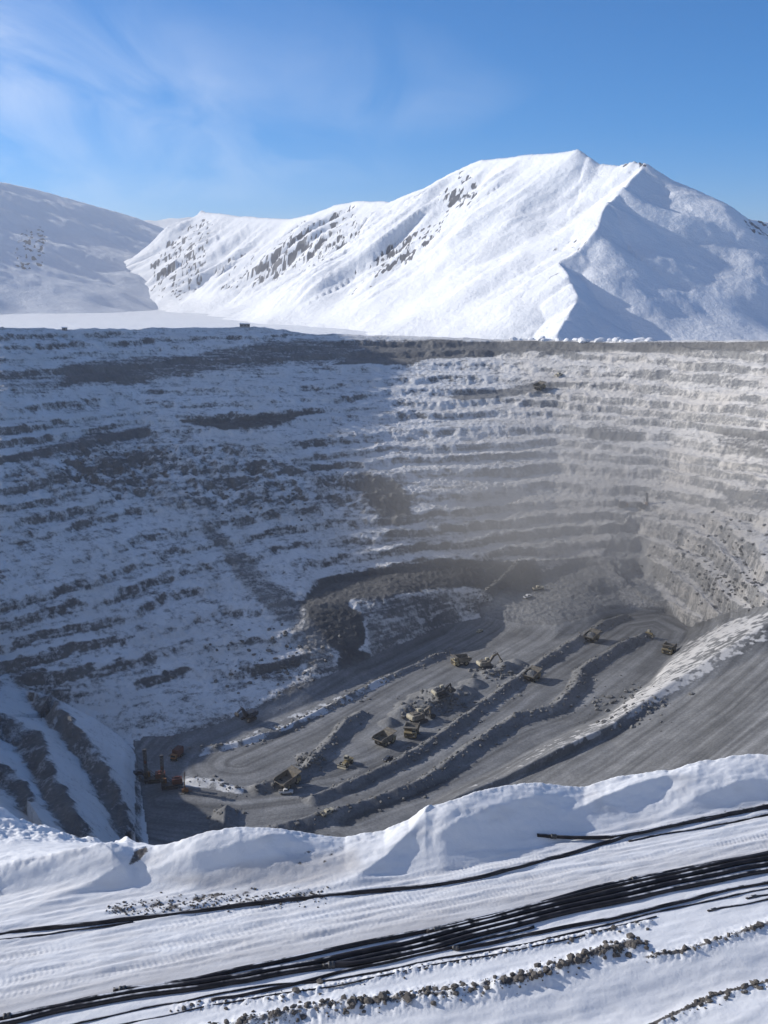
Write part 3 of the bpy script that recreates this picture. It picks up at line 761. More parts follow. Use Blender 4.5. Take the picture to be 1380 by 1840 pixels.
def mountain(name, ridges, a0, a1, r0, r1, nc, nr, seed, rib=1.0, rocks=(), rockiness=0.0):
    aa = np.linspace(rad(a0), rad(a1), nc); rr = np.geomspace(r0, r1, nr)
    A_, R_ = np.meshgrid(aa, rr, indexing='ij')
    x, y = R_ * np.sin(A_), R_ * np.cos(A_)
    wx = x + 60 * fbm(x / 420, y / 420, 3, seed); wy = y + 60 * fbm(x / 420 + 9, y / 420, 3, seed + 3)
    z = np.full(x.shape, PZ - 40.0); bestd = np.zeros_like(x); bests = np.zeros_like(x)
    near_ = [rpt(*p) for p in SPUR] if seed == 201 else None
    dnear = polydist(x, y, near_)[0] if near_ else None
    for pts, slp, fl_, amp, wlen, lin in ridges:
        P = [rpt(*p) for p in pts]
        xx, yy = (wx, wy) if amp > 0 else (x, y)
        ef = np.full(x.shape, -1e6); d = np.zeros_like(x); sl2 = np.zeros_like(x); hh = np.ones_like(x); L_ = 0.0
        for p, q in zip(P[:-1], P[1:]):          # each piece of the crest carries its own flanks; the highest wins
            da, _, ta, ha, ln_ = polydist(xx, yy, [p, q], attr=[p[2], q[2]])
            d0 = polydist(x, y, [p, q])[0]
            da = d0 + (da - d0) * sstep(20, 200, d0)
            hk = np.maximum(ha - PZ, 1); of = 35 + lin * hk
            ek = (hk + of) * np.exp(-slp * da / (hk + of) * (1 + fl_ * da / hk)) - of
            mk = ek > ef
            ef = np.where(mk, ek, ef); d = np.where(mk, da, d); sl2 = np.where(mk, L_ + ta, sl2); hh = np.where(mk, hk, hh)
            L_ += ln_
        ex, ey = P[-1][0] - P[0][0], P[-1][1] - P[0][1]; el = math.hypot(ex, ey)
        sl2 = 0.25 * sl2 + 0.75 * ((xx - P[0][0]) * ex + (yy - P[0][1]) * ey) / el
        g = ridged(sl2 / wlen + 0.25 * fbm(sl2 / wlen, d / 700, 2, seed + 5), d / 2600 + seed, 4, seed + 7)
        g2 = fbm(sl2 / (wlen * 0.35), d / 900, 3, seed + 9)
        rb_ = rib * abs(amp) * (g - 0.55 + 0.35 * g2) * sstep(0, 120, d) * sstep(0.02, 0.35, ef / hh)
        rb_ = rb_ + abs(amp) * 0.30 * ridged(sl2 / 42 + 0.3 * g2, d / 500, 3, seed + 13) * sstep(10, 160, d) * sstep(0.02, 0.25, ef / hh)
        if near_ is not None and pts is SKY:
            rb_ = rb_ * (0.3 + 0.7 * sstep(250, 800, dnear))
        zz_ = PZ + ef + rb_
        m = zz_ > z
        z = np.maximum(zz_, z) + 22.0 * np.log1p(np.exp(-np.minimum(np.abs(zz_ - z), 400) / 22.0)) * sstep(60, 200, d); bestd = np.where(m, d, bestd); bests = np.where(m, g, bests)
    rel = sstep(PZ + 5, PZ + 80, z)
    z = z + rel * sstep(40, 260, bestd) * 5 * fbm(x / 260, y / 260, 3, seed + 29)
    z = z + rel * (2.2 * fbm(x / 90, y / 90, 4, seed + 11) + 1.0 * fbm(x / 25, y / 25, 3, seed + 17))
    px, py = project(x, y, z)
    gy, gx = np.gradient(z, axis=1), np.gradient(z, axis=0)
    sl_ = np.hypot(gy / np.gradient(R_, axis=1), gx / (np.gradient(aa)[:, None] * R_))
    nn = 0.55 * fbm(x / 34, y / 34, 3, seed + 21) + 0.75 * fbm(x / 12, y / 12 + z / 9, 3, seed + 25); nn2 = fbm(x / 120, y / 120, 3, seed + 23)
    snow_ = 1.15 + 0 * z - rockiness * sstep(0.75, 1.3, sl_) * (0.5 + nn)
    for poly, soft, am in rocks:
        snow_ -= am * polymask(px, py, poly, soft) * np.clip(0.45 + 1.6 * nn + 0.5 * sstep(.6, 1.1, sl_) - 0.2, 0, 1.4)
    o = mesh_from(name, np.stack([x.ravel(), y.ravel(), z.ravel()], 1), quads_of(nc, nr), M['mount'],
                  snow=snow_.ravel(), dust=np.clip(0.1 + 0.3 * nn2, 0, 1).ravel(), tone=np.ones(x.size))
    o['kind'] = 'structure'
    return o

SKY = [(365, 378, 5300), (430, 388, 5000), (520, 393, 4600), (560, 384, 4400), (600, 368, 4200), (640, 361, 4030), (700, 362, 3760), (760, 338, 3480), (830, 303, 3180), (868, 286, 3040), (900, 283, 2970), (960, 277, 2850), (1000, 274, 2770), (1040, 268, 2700), (1060, 281, 2670), (1085, 294, 2640), (1110, 297, 2600), (1140, 289, 2560), (1158, 293, 2540)]
SKYR = [(1158, 293, 2540), (1230, 340, 2700), (1300, 378, 2880), (1345, 393, 3000), (1400, 402, 3150), (1500, 395, 3450), (1700, 380, 3800)]
SPUR = [(1158, 293, 2540), (1120, 335, 2330), (1092, 362, 2220), (1072, 415, 2060), (1040, 450, 1990), (1002, 472, 1930), (1022, 510, 1840), (1038, 545, 1760), (1020, 575, 1680), (1000, 606, 1600)]
SPUR2 = [(1040, 540, 2330), (1110, 538, 2300), (1170, 545, 2250), (1215, 590, 2120)]
LSPUR = [(365, 378, 5400), (335, 420, 5320), (300, 475, 5200), (275, 530, 5100), (262, 548, 5000)]
MID = [(868, 286, 3520), (830, 350, 3380), (760, 430, 3150), (680, 510, 2900), (600, 590, 2500)]
MID2 = [(630, 362, 4430), (600, 420, 4280), (560, 480, 4120), (520, 535, 3950)]
MID3 = [(470, 392, 5030), (440, 440, 4930), (400, 500, 4780), (350, 535, 4650)]
KNOB = [(1180, 590, 2400), (900, 590, 2300), (830, 570, 2450), (800, 540, 2600)]
mountain('mountain', [(SKY, 0.72, 0.0, 42, 190, 4.0), (SKYR, 0.70, 0.0, 2, 300, 4.0), (SPUR, 0.62, 0.0, 1.5, 160, 4.0), (LSPUR, 0.75, 0.1, 22, 150, 0.1)],
         -18, 29, 1450, 7000, 640, 400, 201, 1.0,
         rocks=[([(270, 470), (330, 400), (390, 385), (380, 430), (360, 520), (330, 545), (270, 535)], 12, 0.9),
                ([(780, 360), (830, 300), (860, 330), (860, 365), (800, 380)], 8, 1.0),
                ([(680, 470), (780, 380), (830, 370), (760, 450), (660, 515)], 10, 0.7),
                ([(1115, 300), (1125, 282), (1150, 280), (1168, 298)], 5, 2.0),
                ([(1330, 395), (1400, 390), (1400, 440), (1350, 420)], 8, 1.2),
                ([(960, 480), (985, 440), (1060, 410), (1090, 350), (1100, 380), (1030, 500), (990, 520)], 8, 0.55),
                ([(480, 440), (540, 395), (640, 362), (660, 420), (560, 490), (470, 500)], 16, 0.75), ([(380, 480), (430, 440), (520, 470), (470, 540), (390, 530)], 16, 0.6), ([(560, 540), (700, 440), (800, 400), (780, 440), (640, 540)], 16, 0.55)], rockiness=0.3)
# unseen ridge added out of frame to shade the upper left wall
def shade_hill():
    aa = np.linspace(rad(-47), rad(-21.6), 150); rr = np.linspace(780, 1800, 120)
    A_, R_ = np.meshgrid(aa, rr, indexing='ij')
    x, y = R_ * np.sin(A_), R_ * np.cos(A_)
    P = [(r_ * math.sin(rad(a_)), r_ * math.cos(rad(a_)), z_) for a_, r_, z_ in ((-26.5, 1500, 260), (-26, 1290, 215), (-27.5, 1150, 150), (-30, 1000, 80), (-33, 900, 10))]
    d, sg, sl2, h, _ = polydist(x, y, P, attr=[p[2] for p in P])
    d = d * (1 + 0.25 * fbm(x / 90, y / 90, 3, 351))
    z = np.maximum(h - np.where(sg < 0, 2.6, 2.6) * d, -130) + 4 * fbm(x / 40, y / 40, 4, 353)
    o = mesh_from('mountain', np.stack([x.ravel(), y.ravel(), z.ravel()], 1), quads_of(*x.shape), M['mount'],  # the added shading ridge, not a peak in view
                  snow=(1.1 + 0.5 * fbm(x / 30, y / 30, 4, 355) * 0.6).ravel(), dust=np.full(x.size, 0.2), tone=np.ones(x.size))
    o['kind'] = 'structure'
shade_hill()
LM = [(-420, 240, 5200), (-250, 280, 5500), (-100, 308, 5900), (0, 326, 6350), (60, 339, 6650), (105, 351, 6950), (180, 372, 7500), (245, 391, 8100), (330, 425, 8900)]
mountain('mountain', [(LM, 0.47, 0.0, 20, 240, 4.0)], -34, -6, 2600, 9500, 260, 240, 301, 1.0,
         rocks=[([(20, 470), (30, 420), (70, 400), (90, 430), (80, 480), (40, 490)], 8, 1.2), ([(120, 480), (150, 480), (145, 505), (115, 500)], 6, 0.6)])
FM = [(180, 395, 10500), (270, 395, 10300), (340, 389, 10200), (460, 395, 10300), (560, 430, 10500)]
mountain('mountain', [(FM, 0.5, 0.02, 14, 400, 0.2)], -22, 2, 8500, 12000, 140, 60, 401, 1.0)

# ================================================================ pipes along the bench
def catmull(P, n):
    P = [np.array(p, float) for p in P]
    P = [2 * P[0] - P[1]] + P + [2 * P[-1] - P[-2]]
    out = []
    for i in range(1, len(P) - 2):
        for k in range(n):
            t = k / n
            out.append(0.5 * ((2 * P[i]) + (P[i + 1] - P[i - 1]) * t + (2 * P[i - 1] - 5 * P[i] + 4 * P[i + 1] - P[i + 2]) * t * t + (3 * P[i] - P[i - 1] - 3 * P[i + 1] + P[i + 2]) * t ** 3))
    out.append(P[-2])
    return out

def tube_mesh(name, path, radii, sides=12, cap=True):
    bm = bmesh.new()
    rings = []
    for i, p in enumerate(path):
        p = Vector(p)
        d = (Vector(path[min(i + 1, len(path) - 1)]) - Vector(path[max(i - 1, 0)])).normalized()
        sd = d.cross(Vector((0, 0, 1)))
        sd = sd.normalized() if sd.length > 1e-4 else Vector((1, 0, 0))
        up = sd.cross(d)
        r_ = radii[i] if hasattr(radii, '__len__') else radii
        rings.append([bm.verts.new(p + (sd * math.cos(a) + up * math.sin(a)) * r_) for a in (2 * math.pi * k / sides for k in range(sides))])
    for a, b in zip(rings[:-1], rings[1:]):
        for k in range(sides):
            bm.faces.new((a[k], a[(k + 1) % sides], b[(k + 1) % sides], b[k])).smooth = True
    if cap:
        bm.faces.new(rings[0][::-1]); bm.faces.new(rings[-1])
    bmesh.ops.recalc_face_normals(bm, faces=bm.faces)
    me = bpy.data.meshes.new(name); bm.to_mesh(me); bm.free()
    return me

def put(name, me, mat, parent=None, label=None, cat=None, group=None, kind=None):
    me.materials.clear(); me.materials.append(mat)
    o = bpy.data.objects.new(name, me); COL.objects.link(o)
    if parent: o.parent = parent
    for k, v in (('label', label), ('category', cat), ('group', group), ('kind', kind)):
        if v: o[k] = v
    return o

def mat_pipe():
    t = NT('black_pipe')
    n = t.noise(1.3, 5, 0.6)
    geo = t.n.new('ShaderNodeNewGeometry')
    sp_ = t.n.new('ShaderNodeSeparateXYZ'); t.link(geo.outputs['Normal'], sp_.inputs[0])
    frost = t.math('MULTIPLY', t.rng(sp_.outputs['Z'], 0.86, 1.0), t.math('MULTIPLY', t.rng(t.noise(0.3, 4, 0.65), 0.46, 0.58), t.rng(n, 0.35, 0.55)))
    t.color(t.mix(frost, t.mix(t.rng(n, 0.3, 0.7), (0.016, 0.015, 0.016), (0.045, 0.04, 0.042)), (0.7, 0.71, 0.74)))
    t.rough(0.42)
    return t.m
M['pipe'] = mat_pipe()
M['clamp'] = simple('pipe_clamp', (0.14, 0.135, 0.13), 0.5, 0.6)

def pipe(pts, r, label, lift=1.0, collars=(), wig=0.05, group='pipes lying on the snow bench'):
    r *= 0.78; lift -= 0.35
    P = []
    for px, py in pts:
        h = ground_hit(px, py)
        if h: P.append((h[0], h[1]))
    if pts[-1][0] > 1400:                         # runs on past the frame
        P.append((P[-1][0] + 12 * ux, P[-1][1] + 12 * uy))
    if pts[0][0] < 160 and pts[0][1] > 1680:
        P.insert(0, (P[0][0] - 10 * ux, P[0][1] - 10 * uy))
    path = catmull(P, 10)
    zz_ = np.array([height_at(p[0], p[1]) for p in path])
    k = np.hanning(27); k /= k.sum()
    zs_ = np.convolve(np.pad(zz_, 13, mode='edge'), k, 'valid')
    ph = rng.random() * 6
    out = []
    for i, p in enumerate(path):
        nx = wig * math.sin(i * 0.23 + ph) - 0.5 * wig * math.sin(i * 0.61 + 2 * ph)
        out.append((p[0] - uy * nx, p[1] + ux * nx, zs_[i] + r * lift))
    o = put('pipe', tube_mesh('pipe', out, r), M['pipe'], None, label, 'pipe', group)
    for q in collars:
        q = min(max(q if q >= 0 else len(out) + q, 1), len(out) - 2)
        a, b = Vector(out[q]), Vector(out[q + 1])
        d = (b - a).normalized()
        rr = [r * 1.02, r * 1.32, r * 1.32, r * 1.12, r * 1.32, r * 1.32, r * 1.02]
        pp = [a + d * t for t in (-0.16, -0.14, -0.05, -0.03, 0.05, 0.14, 0.16)]
        put('coupling', tube_mesh('coupling', pp, rr, 14), M['clamp'], o)
    return o

pipe([(-60, 1689), (150, 1664), (250, 1651), (500, 1621), (690, 1603), (830, 1583), (920, 1563), (990, 1545), (1070, 1520), (1140, 1500), (1230, 1480), (1310, 1465), (1440, 1444)], 0.15, 'long black pipe curving along the foot of the snow berm', 0.75)
pipe([(966, 1503), (1060, 1508), (1130, 1503), (1180, 1493), (1250, 1476), (1330, 1462), (1440, 1441)], 0.135, 'black pipe with a free end on the snow crossing over the berm pipe', 1.6, (3,))
pipe([(-60, 1699), (60, 1682), (120, 1674), (240, 1658)], 0.07, 'thin dark pipe half buried beside the left end of the berm pipe', 0.6)
pipe([(1130, 1513), (1240, 1491), (1320, 1477), (1440, 1456)], 0.08, 'thin dark pipe just in front of the berm pipe at the right edge', 0.7)
pipe([(204, 1782), (260, 1778), (330, 1765), (460, 1739), (700, 1688), (920, 1638), (1100, 1592), (1300, 1550), (1440, 1522)], 0.155, 'farthest pipe of the black bundle, its free end left of centre', 1.0, (3, 62))
pipe([(-60, 1848), (60, 1821), (150, 1802), (250, 1784), (380, 1764), (460, 1752), (600, 1725), (770, 1685), (920, 1648), (1100, 1604), (1280, 1563), (1440, 1534)], 0.185, 'thick black pipe second from the far side of the bundle', 0.95, (14,))
pipe([(-60, 1856), (60, 1829), (200, 1801), (380, 1773), (460, 1761), (600, 1736), (760, 1698), (920, 1657), (1100, 1613), (1280, 1573), (1440, 1545)], 0.17, 'thick black pipe in the middle of the bundle running the whole width', 0.95)
pipe([(580, 1740), (640, 1734), (760, 1709), (920, 1667), (1100, 1624), (1280, 1586), (1440, 1556)], 0.18, 'black pipe of the bundle whose coupled end lies below centre', 0.95, (3,))
pipe([(768, 1681), (850, 1661), (920, 1644), (1100, 1599), (1280, 1558), (1440, 1529)], 0.12, 'thinner pipe starting on top of the bundle right of centre', 2.4, (2,))
pipe([(813, 1707), (840, 1703), (920, 1688), (1000, 1671), (1140, 1641), (1280, 1608), (1440, 1574)], 0.12, 'narrow pipe with a grey coupling at its end in front of the bundle', 0.9, (3,))
pipe([(380, 1800), (460, 1784), (600, 1752), (740, 1720), (860, 1690), (960, 1668)], 0.10, 'narrow dark pipe pressed against the near side of the bundle', 0.9)
pipe([(90, 1852), (260, 1812), (350, 1795), (460, 1776), (600, 1760), (740, 1733), (860, 1712), (960, 1692), (1100, 1660), (1280, 1618), (1440, 1582)], 0.065, 'thin hose line running just in front of the black bundle', 0.8)
pipe([(150, 1855), (330, 1818), (460, 1794), (620, 1766), (740, 1741), (900, 1712), (1050, 1678), (1180, 1648)], 0.05, 'nearest thin hose line sunk in the snow', 0.6)
pipe([(1272, 1638), (1330, 1626), (1440, 1602)], 0.085, 'short dark pipe end poking from the snow at the right edge', 0.6, (2,))
pipe([(1342, 1616), (1390, 1605), (1450, 1592)], 0.09, 'shortest grey pipe stub at the right edge behind the other stub', 0.6, (3,))


# ================================================================ machines
M['yellow'] = simple('dusty_yellow_paint', (0.36, 0.29, 0.16), 0.6, 0, 0.45, 0.8)
M['cream'] = simple('dusty_cream_paint', (0.55, 0.50, 0.38), 0.6, 0, 0.35, 0.8)
M['steel'] = simple('worn_dark_steel', (0.09, 0.09, 0.095), 0.55, 0.2, 0.4, 1.2)
M['bodysteel'] = simple('worn_body_plate', (0.25, 0.22, 0.175), 0.6, 0, 0.5, 0.7)
M['rubber'] = simple('tyre_rubber', (0.035, 0.034, 0.033), 0.85, 0, 0.3, 2)
M['rim'] = simple('wheel_rim', (0.40, 0.35, 0.22), 0.6, 0, 0.3, 2)
M['glass'] = simple('cab_glass', (0.03, 0.04, 0.05), 0.15, 0, 0.2, 2)
M['white'] = simple('white_paint', (0.70, 0.70, 0.69), 0.45, 0, 0.15, 1)
M['navy'] = simple('dark_blue_paint', (0.05, 0.06, 0.085), 0.5, 0, 0.3, 1)
M['red'] = simple('faded_red_paint', (0.17, 0.065, 0.05), 0.6, 0, 0.35, 1)
M['orange'] = simple('orange_paint', (0.33, 0.16, 0.07), 0.6, 0, 0.3, 1)
M['ore'] = simple('broken_rock_load', (0.19, 0.19, 0.185), 0.95, 0, 0.4, 1.5)
M['lamp'] = simple('lamp_glass', (0.75, 0.75, 0.72), 0.2, 0, 0.1, 2)
M['heap_snow'] = simple('heaped_snow', (0.82, 0.83, 0.85), 0.85, 0, 0.12, 0.6)
M['clodm'] = simple('frozen_soil', (0.16, 0.145, 0.13), 0.95, 0, 0.45, 6)
M['rubble'] = simple('grey_rubble', (0.24, 0.235, 0.225), 0.95, 0, 0.5, 0.5)
M['hut'] = simple('hut_panels', (0.38, 0.34, 0.31), 0.7, 0, 0.3, 0.6)

def bm_box(bm, c, sz, taper=(1, 1), rot=None, off=(0, 0)):
    vs_ = []
    for k in (0, 1):
        tx, ty = taper if k else (1, 1)
        ox, oy = off if k else (0, 0)
        for sx, sy in ((-1, -1), (1, -1), (1, 1), (-1, 1)):
            v = Vector((sx * sz[0] / 2 * tx + ox, sy * sz[1] / 2 * ty + oy, (k - 0.5) * sz[2]))
            if rot is not None: v = rot @ v
            vs_.append(bm.verts.new(v + Vector(c)))
    for f in ((3, 2, 1, 0), (4, 5, 6, 7), (0, 1, 5, 4), (1, 2, 6, 5), (2, 3, 7, 6), (3, 0, 4, 7)):
        bm.faces.new([vs_[i] for i in f])

def bm_prism(bm, prof, y0, y1):
    """side profile (x,z) extruded across y"""
    a = [bm.verts.new((x, y0, z)) for x, z in prof]; b = [bm.verts.new((x, y1, z)) for x, z in prof]
    n = len(prof)
    bm.faces.new(a); bm.faces.new(b[::-1])
    for i in range(n):
        bm.faces.new((a[i], b[i], b[(i + 1) % n], a[(i + 1) % n]))

def bm_wheel(bm, c, r, w, n=18, hub=0.0):
    prof = [(-w / 2, r * 0.55), (-w / 2, r * 0.86), (-w * 0.38, r), (w * 0.38, r), (w / 2, r * 0.86), (w / 2, r * 0.55)]
    rings = []
    for y, q in prof:
        rings.append([bm.verts.new((c[0] + q * math.cos(2 * math.pi * k / n), c[1] + y, c[2] + q * math.sin(2 * math.pi * k / n))) for k in range(n)])
    for a, b in zip(rings[:-1], rings[1:]):
        for k in range(n): bm.faces.new((a[k], a[(k + 1) % n], b[(k + 1) % n], b[k]))

def bm_disc(bm, c, r, w, n=14):
    a = [bm.verts.new((c[0] + r * math.cos(2 * math.pi * k / n), c[1] - w / 2, c[2] + r * math.sin(2 * math.pi * k / n))) for k in range(n)]
    b = [bm.verts.new((v.co.x, c[1] + w / 2, v.co.z)) for v in a]
    bm.faces.new(a); bm.faces.new(b[::-1])
    for k in range(n): bm.faces.new((a[k], b[k], b[(k + 1) % n], a[(k + 1) % n]))

def bm_beam(bm, p, q, w, h=None):
    p, q = Vector(p), Vector(q); d = q - p
    h = h or w
    rot = d.to_track_quat('X', 'Z').to_matrix()
    bm_box(bm, (p + q) / 2, (d.length, w, h), rot=rot)

def part(name, fn, mat, parent, bevel=0.0):
    bm = bmesh.new(); fn(bm)
    bmesh.ops.recalc_face_normals(bm, faces=bm.faces)
    if bevel:
        bmesh.ops.bevel(bm, geom=list(bm.edges), offset=bevel, segments=1, affect='EDGES', clamp_overlap=True)
    me = bpy.data.meshes.new(name); bm.to_mesh(me); bm.free()
    return put(name, me, M[mat], parent)

def empty(name):
    o = bpy.data.objects.new(name, None); COL.objects.link(o); o.empty_display_size = 1; return o

def wheel(root, x, y, r, w, out):
    t = part('wheel', lambda b: bm_wheel(b, (x, y, r), r, w), 'rubber', root)
    part('rim', lambda b: (bm_disc(b, (x, y, r), r * 0.56, w * 0.8), bm_disc(b, (x, y + out * w * 0.4, r), r * 0.28, w * 0.3)), 'rim', t)

def lumpy(bm, prof, y0, y1, seed):
    rd_ = random.Random(seed)
    nx, ny = 9, 7
    x0, x1 = prof
    g = []
    for i in range(nx):
        row = []
        for j in range(ny):
            u_, v_ = i / (nx - 1), j / (ny - 1)
            hgt = (math.sin(math.pi * u_) * math.sin(math.pi * v_)) ** 0.6
            row.append(bm.verts.new((x0 + (x1 - x0) * u_, y0 + (y1 - y0) * v_, 3.6 + 2.3 * hgt + rd_.uniform(-.18, .18) * (hgt > 0.1))))
        g.append(row)
    for i in range(nx - 1):
        for j in range(ny - 1):
            bm.faces.new((g[i][j], g[i + 1][j], g[i + 1][j + 1], g[i][j + 1]))
    low = [bm.verts.new((v.co.x, v.co.y, 3.0)) for v in (g[0][0], g[-1][0], g[-1][-1], g[0][-1])]
    bm.faces.new(low[::-1])

def haul_truck(loaded, body='bodysteel', paint='yellow'):
    r = empty('haul_truck')
    part('chassis', lambda b: (bm_box(b, (0.3, 0, 1.9), (9.0, 1.6, 0.9)), bm_box(b, (-1.9, 0, 1.55), (1.2, 4.0, 1.0)), bm_box(b, (3.5, 0, 1.5), (0.9, 4.4, 0.7))), 'steel', r, 0.05)
    part('front_deck', lambda b: (bm_box(b, (4.35, 0, 3.15), (2.6, 6.3, 0.3)), bm_box(b, (5.2, 0, 1.15), (0.5, 5.6, 0.5)), bm_box(b, (4.6, 0, 2.2), (1.7, 2.3, 1.9)), bm_box(b, (4.2, 2.55, 2.3), (2.4, 1.1, 1.7)), bm_box(b, (4.2, -2.55, 2.3), (2.4, 1.1, 1.7))), paint, r, 0.05)
    part('radiator_grille', lambda b: [bm_box(b, (5.5, 0, 1.55 + 0.28 * k), (0.12, 2.1, 0.14)) for k in range(6)], 'steel', r)
    cb = part('cab', lambda b: bm_box(b, (4.45, 1.75, 4.2), (1.9, 1.9, 1.8), (0.92, 0.94)), 'cream', r, 0.06)
    part('window', lambda b: bm_box(b, (5.4, 1.75, 4.35), (0.1, 1.6, 1.0)), 'glass', cb)
    part('window', lambda b: bm_box(b, (4.5, 2.7, 4.35), (1.4, 0.1, 0.9)), 'glass', cb)
    part('handrail', lambda b: ([bm_beam(b, (5.6, y, 3.2), (5.6, y, 4.2), 0.09) for y in (-3.0, -1.8, -0.6, 0.6)], bm_beam(b, (5.6, -3.05, 4.2), (5.6, 0.65, 4.2), 0.09), bm_beam(b, (5.6, -3.05, 3.75), (5.6, 0.65, 3.75), 0.07)), 'cream', r)
    part('ladder', lambda b: (bm_beam(b, (5.75, -1.2, 0.7), (5.6, -2.4, 3.2), 0.12), bm_beam(b, (5.75, -0.6, 0.7), (5.6, -1.8, 3.2), 0.12), [bm_beam(b, (5.74, -1.2 - .2 * k, 1.0 + .42 * k), (5.74, -0.6 - .2 * k, 1.0 + .42 * k), 0.1) for k in range(5)]), 'steel', r)
    for y in (1.5, -1.5):
        part('headlight', lambda b: bm_box(b, (5.5, y * 1.3, 1.9), (0.16, 0.6, 0.35)), 'lamp', r)
    db = part('dump_body', lambda b: (
        bm_prism(b, [(-5.2, 3.75), (-4.4, 2.75), (1.9, 2.35), (2.5, 2.6), (2.45, 2.85), (1.8, 2.65), (-4.3, 3.05), (-5.1, 4.0)], -3.1, 3.1),
        [bm_prism(b, [(-5.2, 3.75), (-4.4, 2.75), (1.9, 2.35), (3.2, 5.45), (-4.3, 5.05), (-5.3, 4.3)], y, y + 0.25 * sg) for y, sg in ((3.1, 1), (-3.1, -1))],
        bm_prism(b, [(1.9, 2.45), (2.2, 2.45), (3.45, 5.45), (3.15, 5.45)], -3.1, 3.1)), body, r, 0.0)
    for x in (-3.4, -1.9, -0.4, 1.1):
        for s_ in (-1, 1):
            part('side_rib', lambda b: bm_box(b, (x, s_ * 3.45, 3.9), (0.3, 0.2, 2.1)), body, db)
    part('canopy', lambda b: (bm_prism(b, [(3.1, 5.35), (3.2, 5.62), (5.7, 5.85), (5.7, 5.6)], -3.35, 3.35), bm_box(b, (5.7, 0, 5.95), (0.18, 6.7, 0.3))), body, db)
    if loaded:
        part('rock_load', lambda b: lumpy(b, (-4.7, 3.0), -3.0, 3.0, 5), 'ore', r)
    for y, sg in ((2.55, 1), (-2.55, -1)):
        wheel(r, 3.4, y, 1.5, 1.05, sg)
        wheel(r, -2.0, y + 0.1 * sg, 1.5, 1.0, sg)
        wheel(r, -2.0, y - 1.05 * sg, 1.5, 0.95, sg)
    return r

def tracks(r, L, gauge, w, h, mat='steel'):
    for sg in (1, -1):
        y = sg * gauge / 2
        prof = [(-L / 2 + h * .45, 0), (L / 2 - h * .45, 0), (L / 2 - h * .1, h * .2), (L / 2, h * .55), (L / 2 - h * .25, h * .95), (L / 2 - h * .6, h), (-L / 2 + h * .6, h), (-L / 2 + h * .25, h * .95), (-L / 2, h * .55), (-L / 2 + h * .1, h * .2)]
        t = part('track', lambda b: bm_prism(b, prof, y - w / 2, y + w / 2), mat, r)
        part('grouser', lambda b: [bm_box(b, (-L / 2 + 0.6 + (L - 1.2) * k / 9, y, h + 0.02), (0.16, w * 1.02, 0.12)) for k in range(10)], 'steel', t)

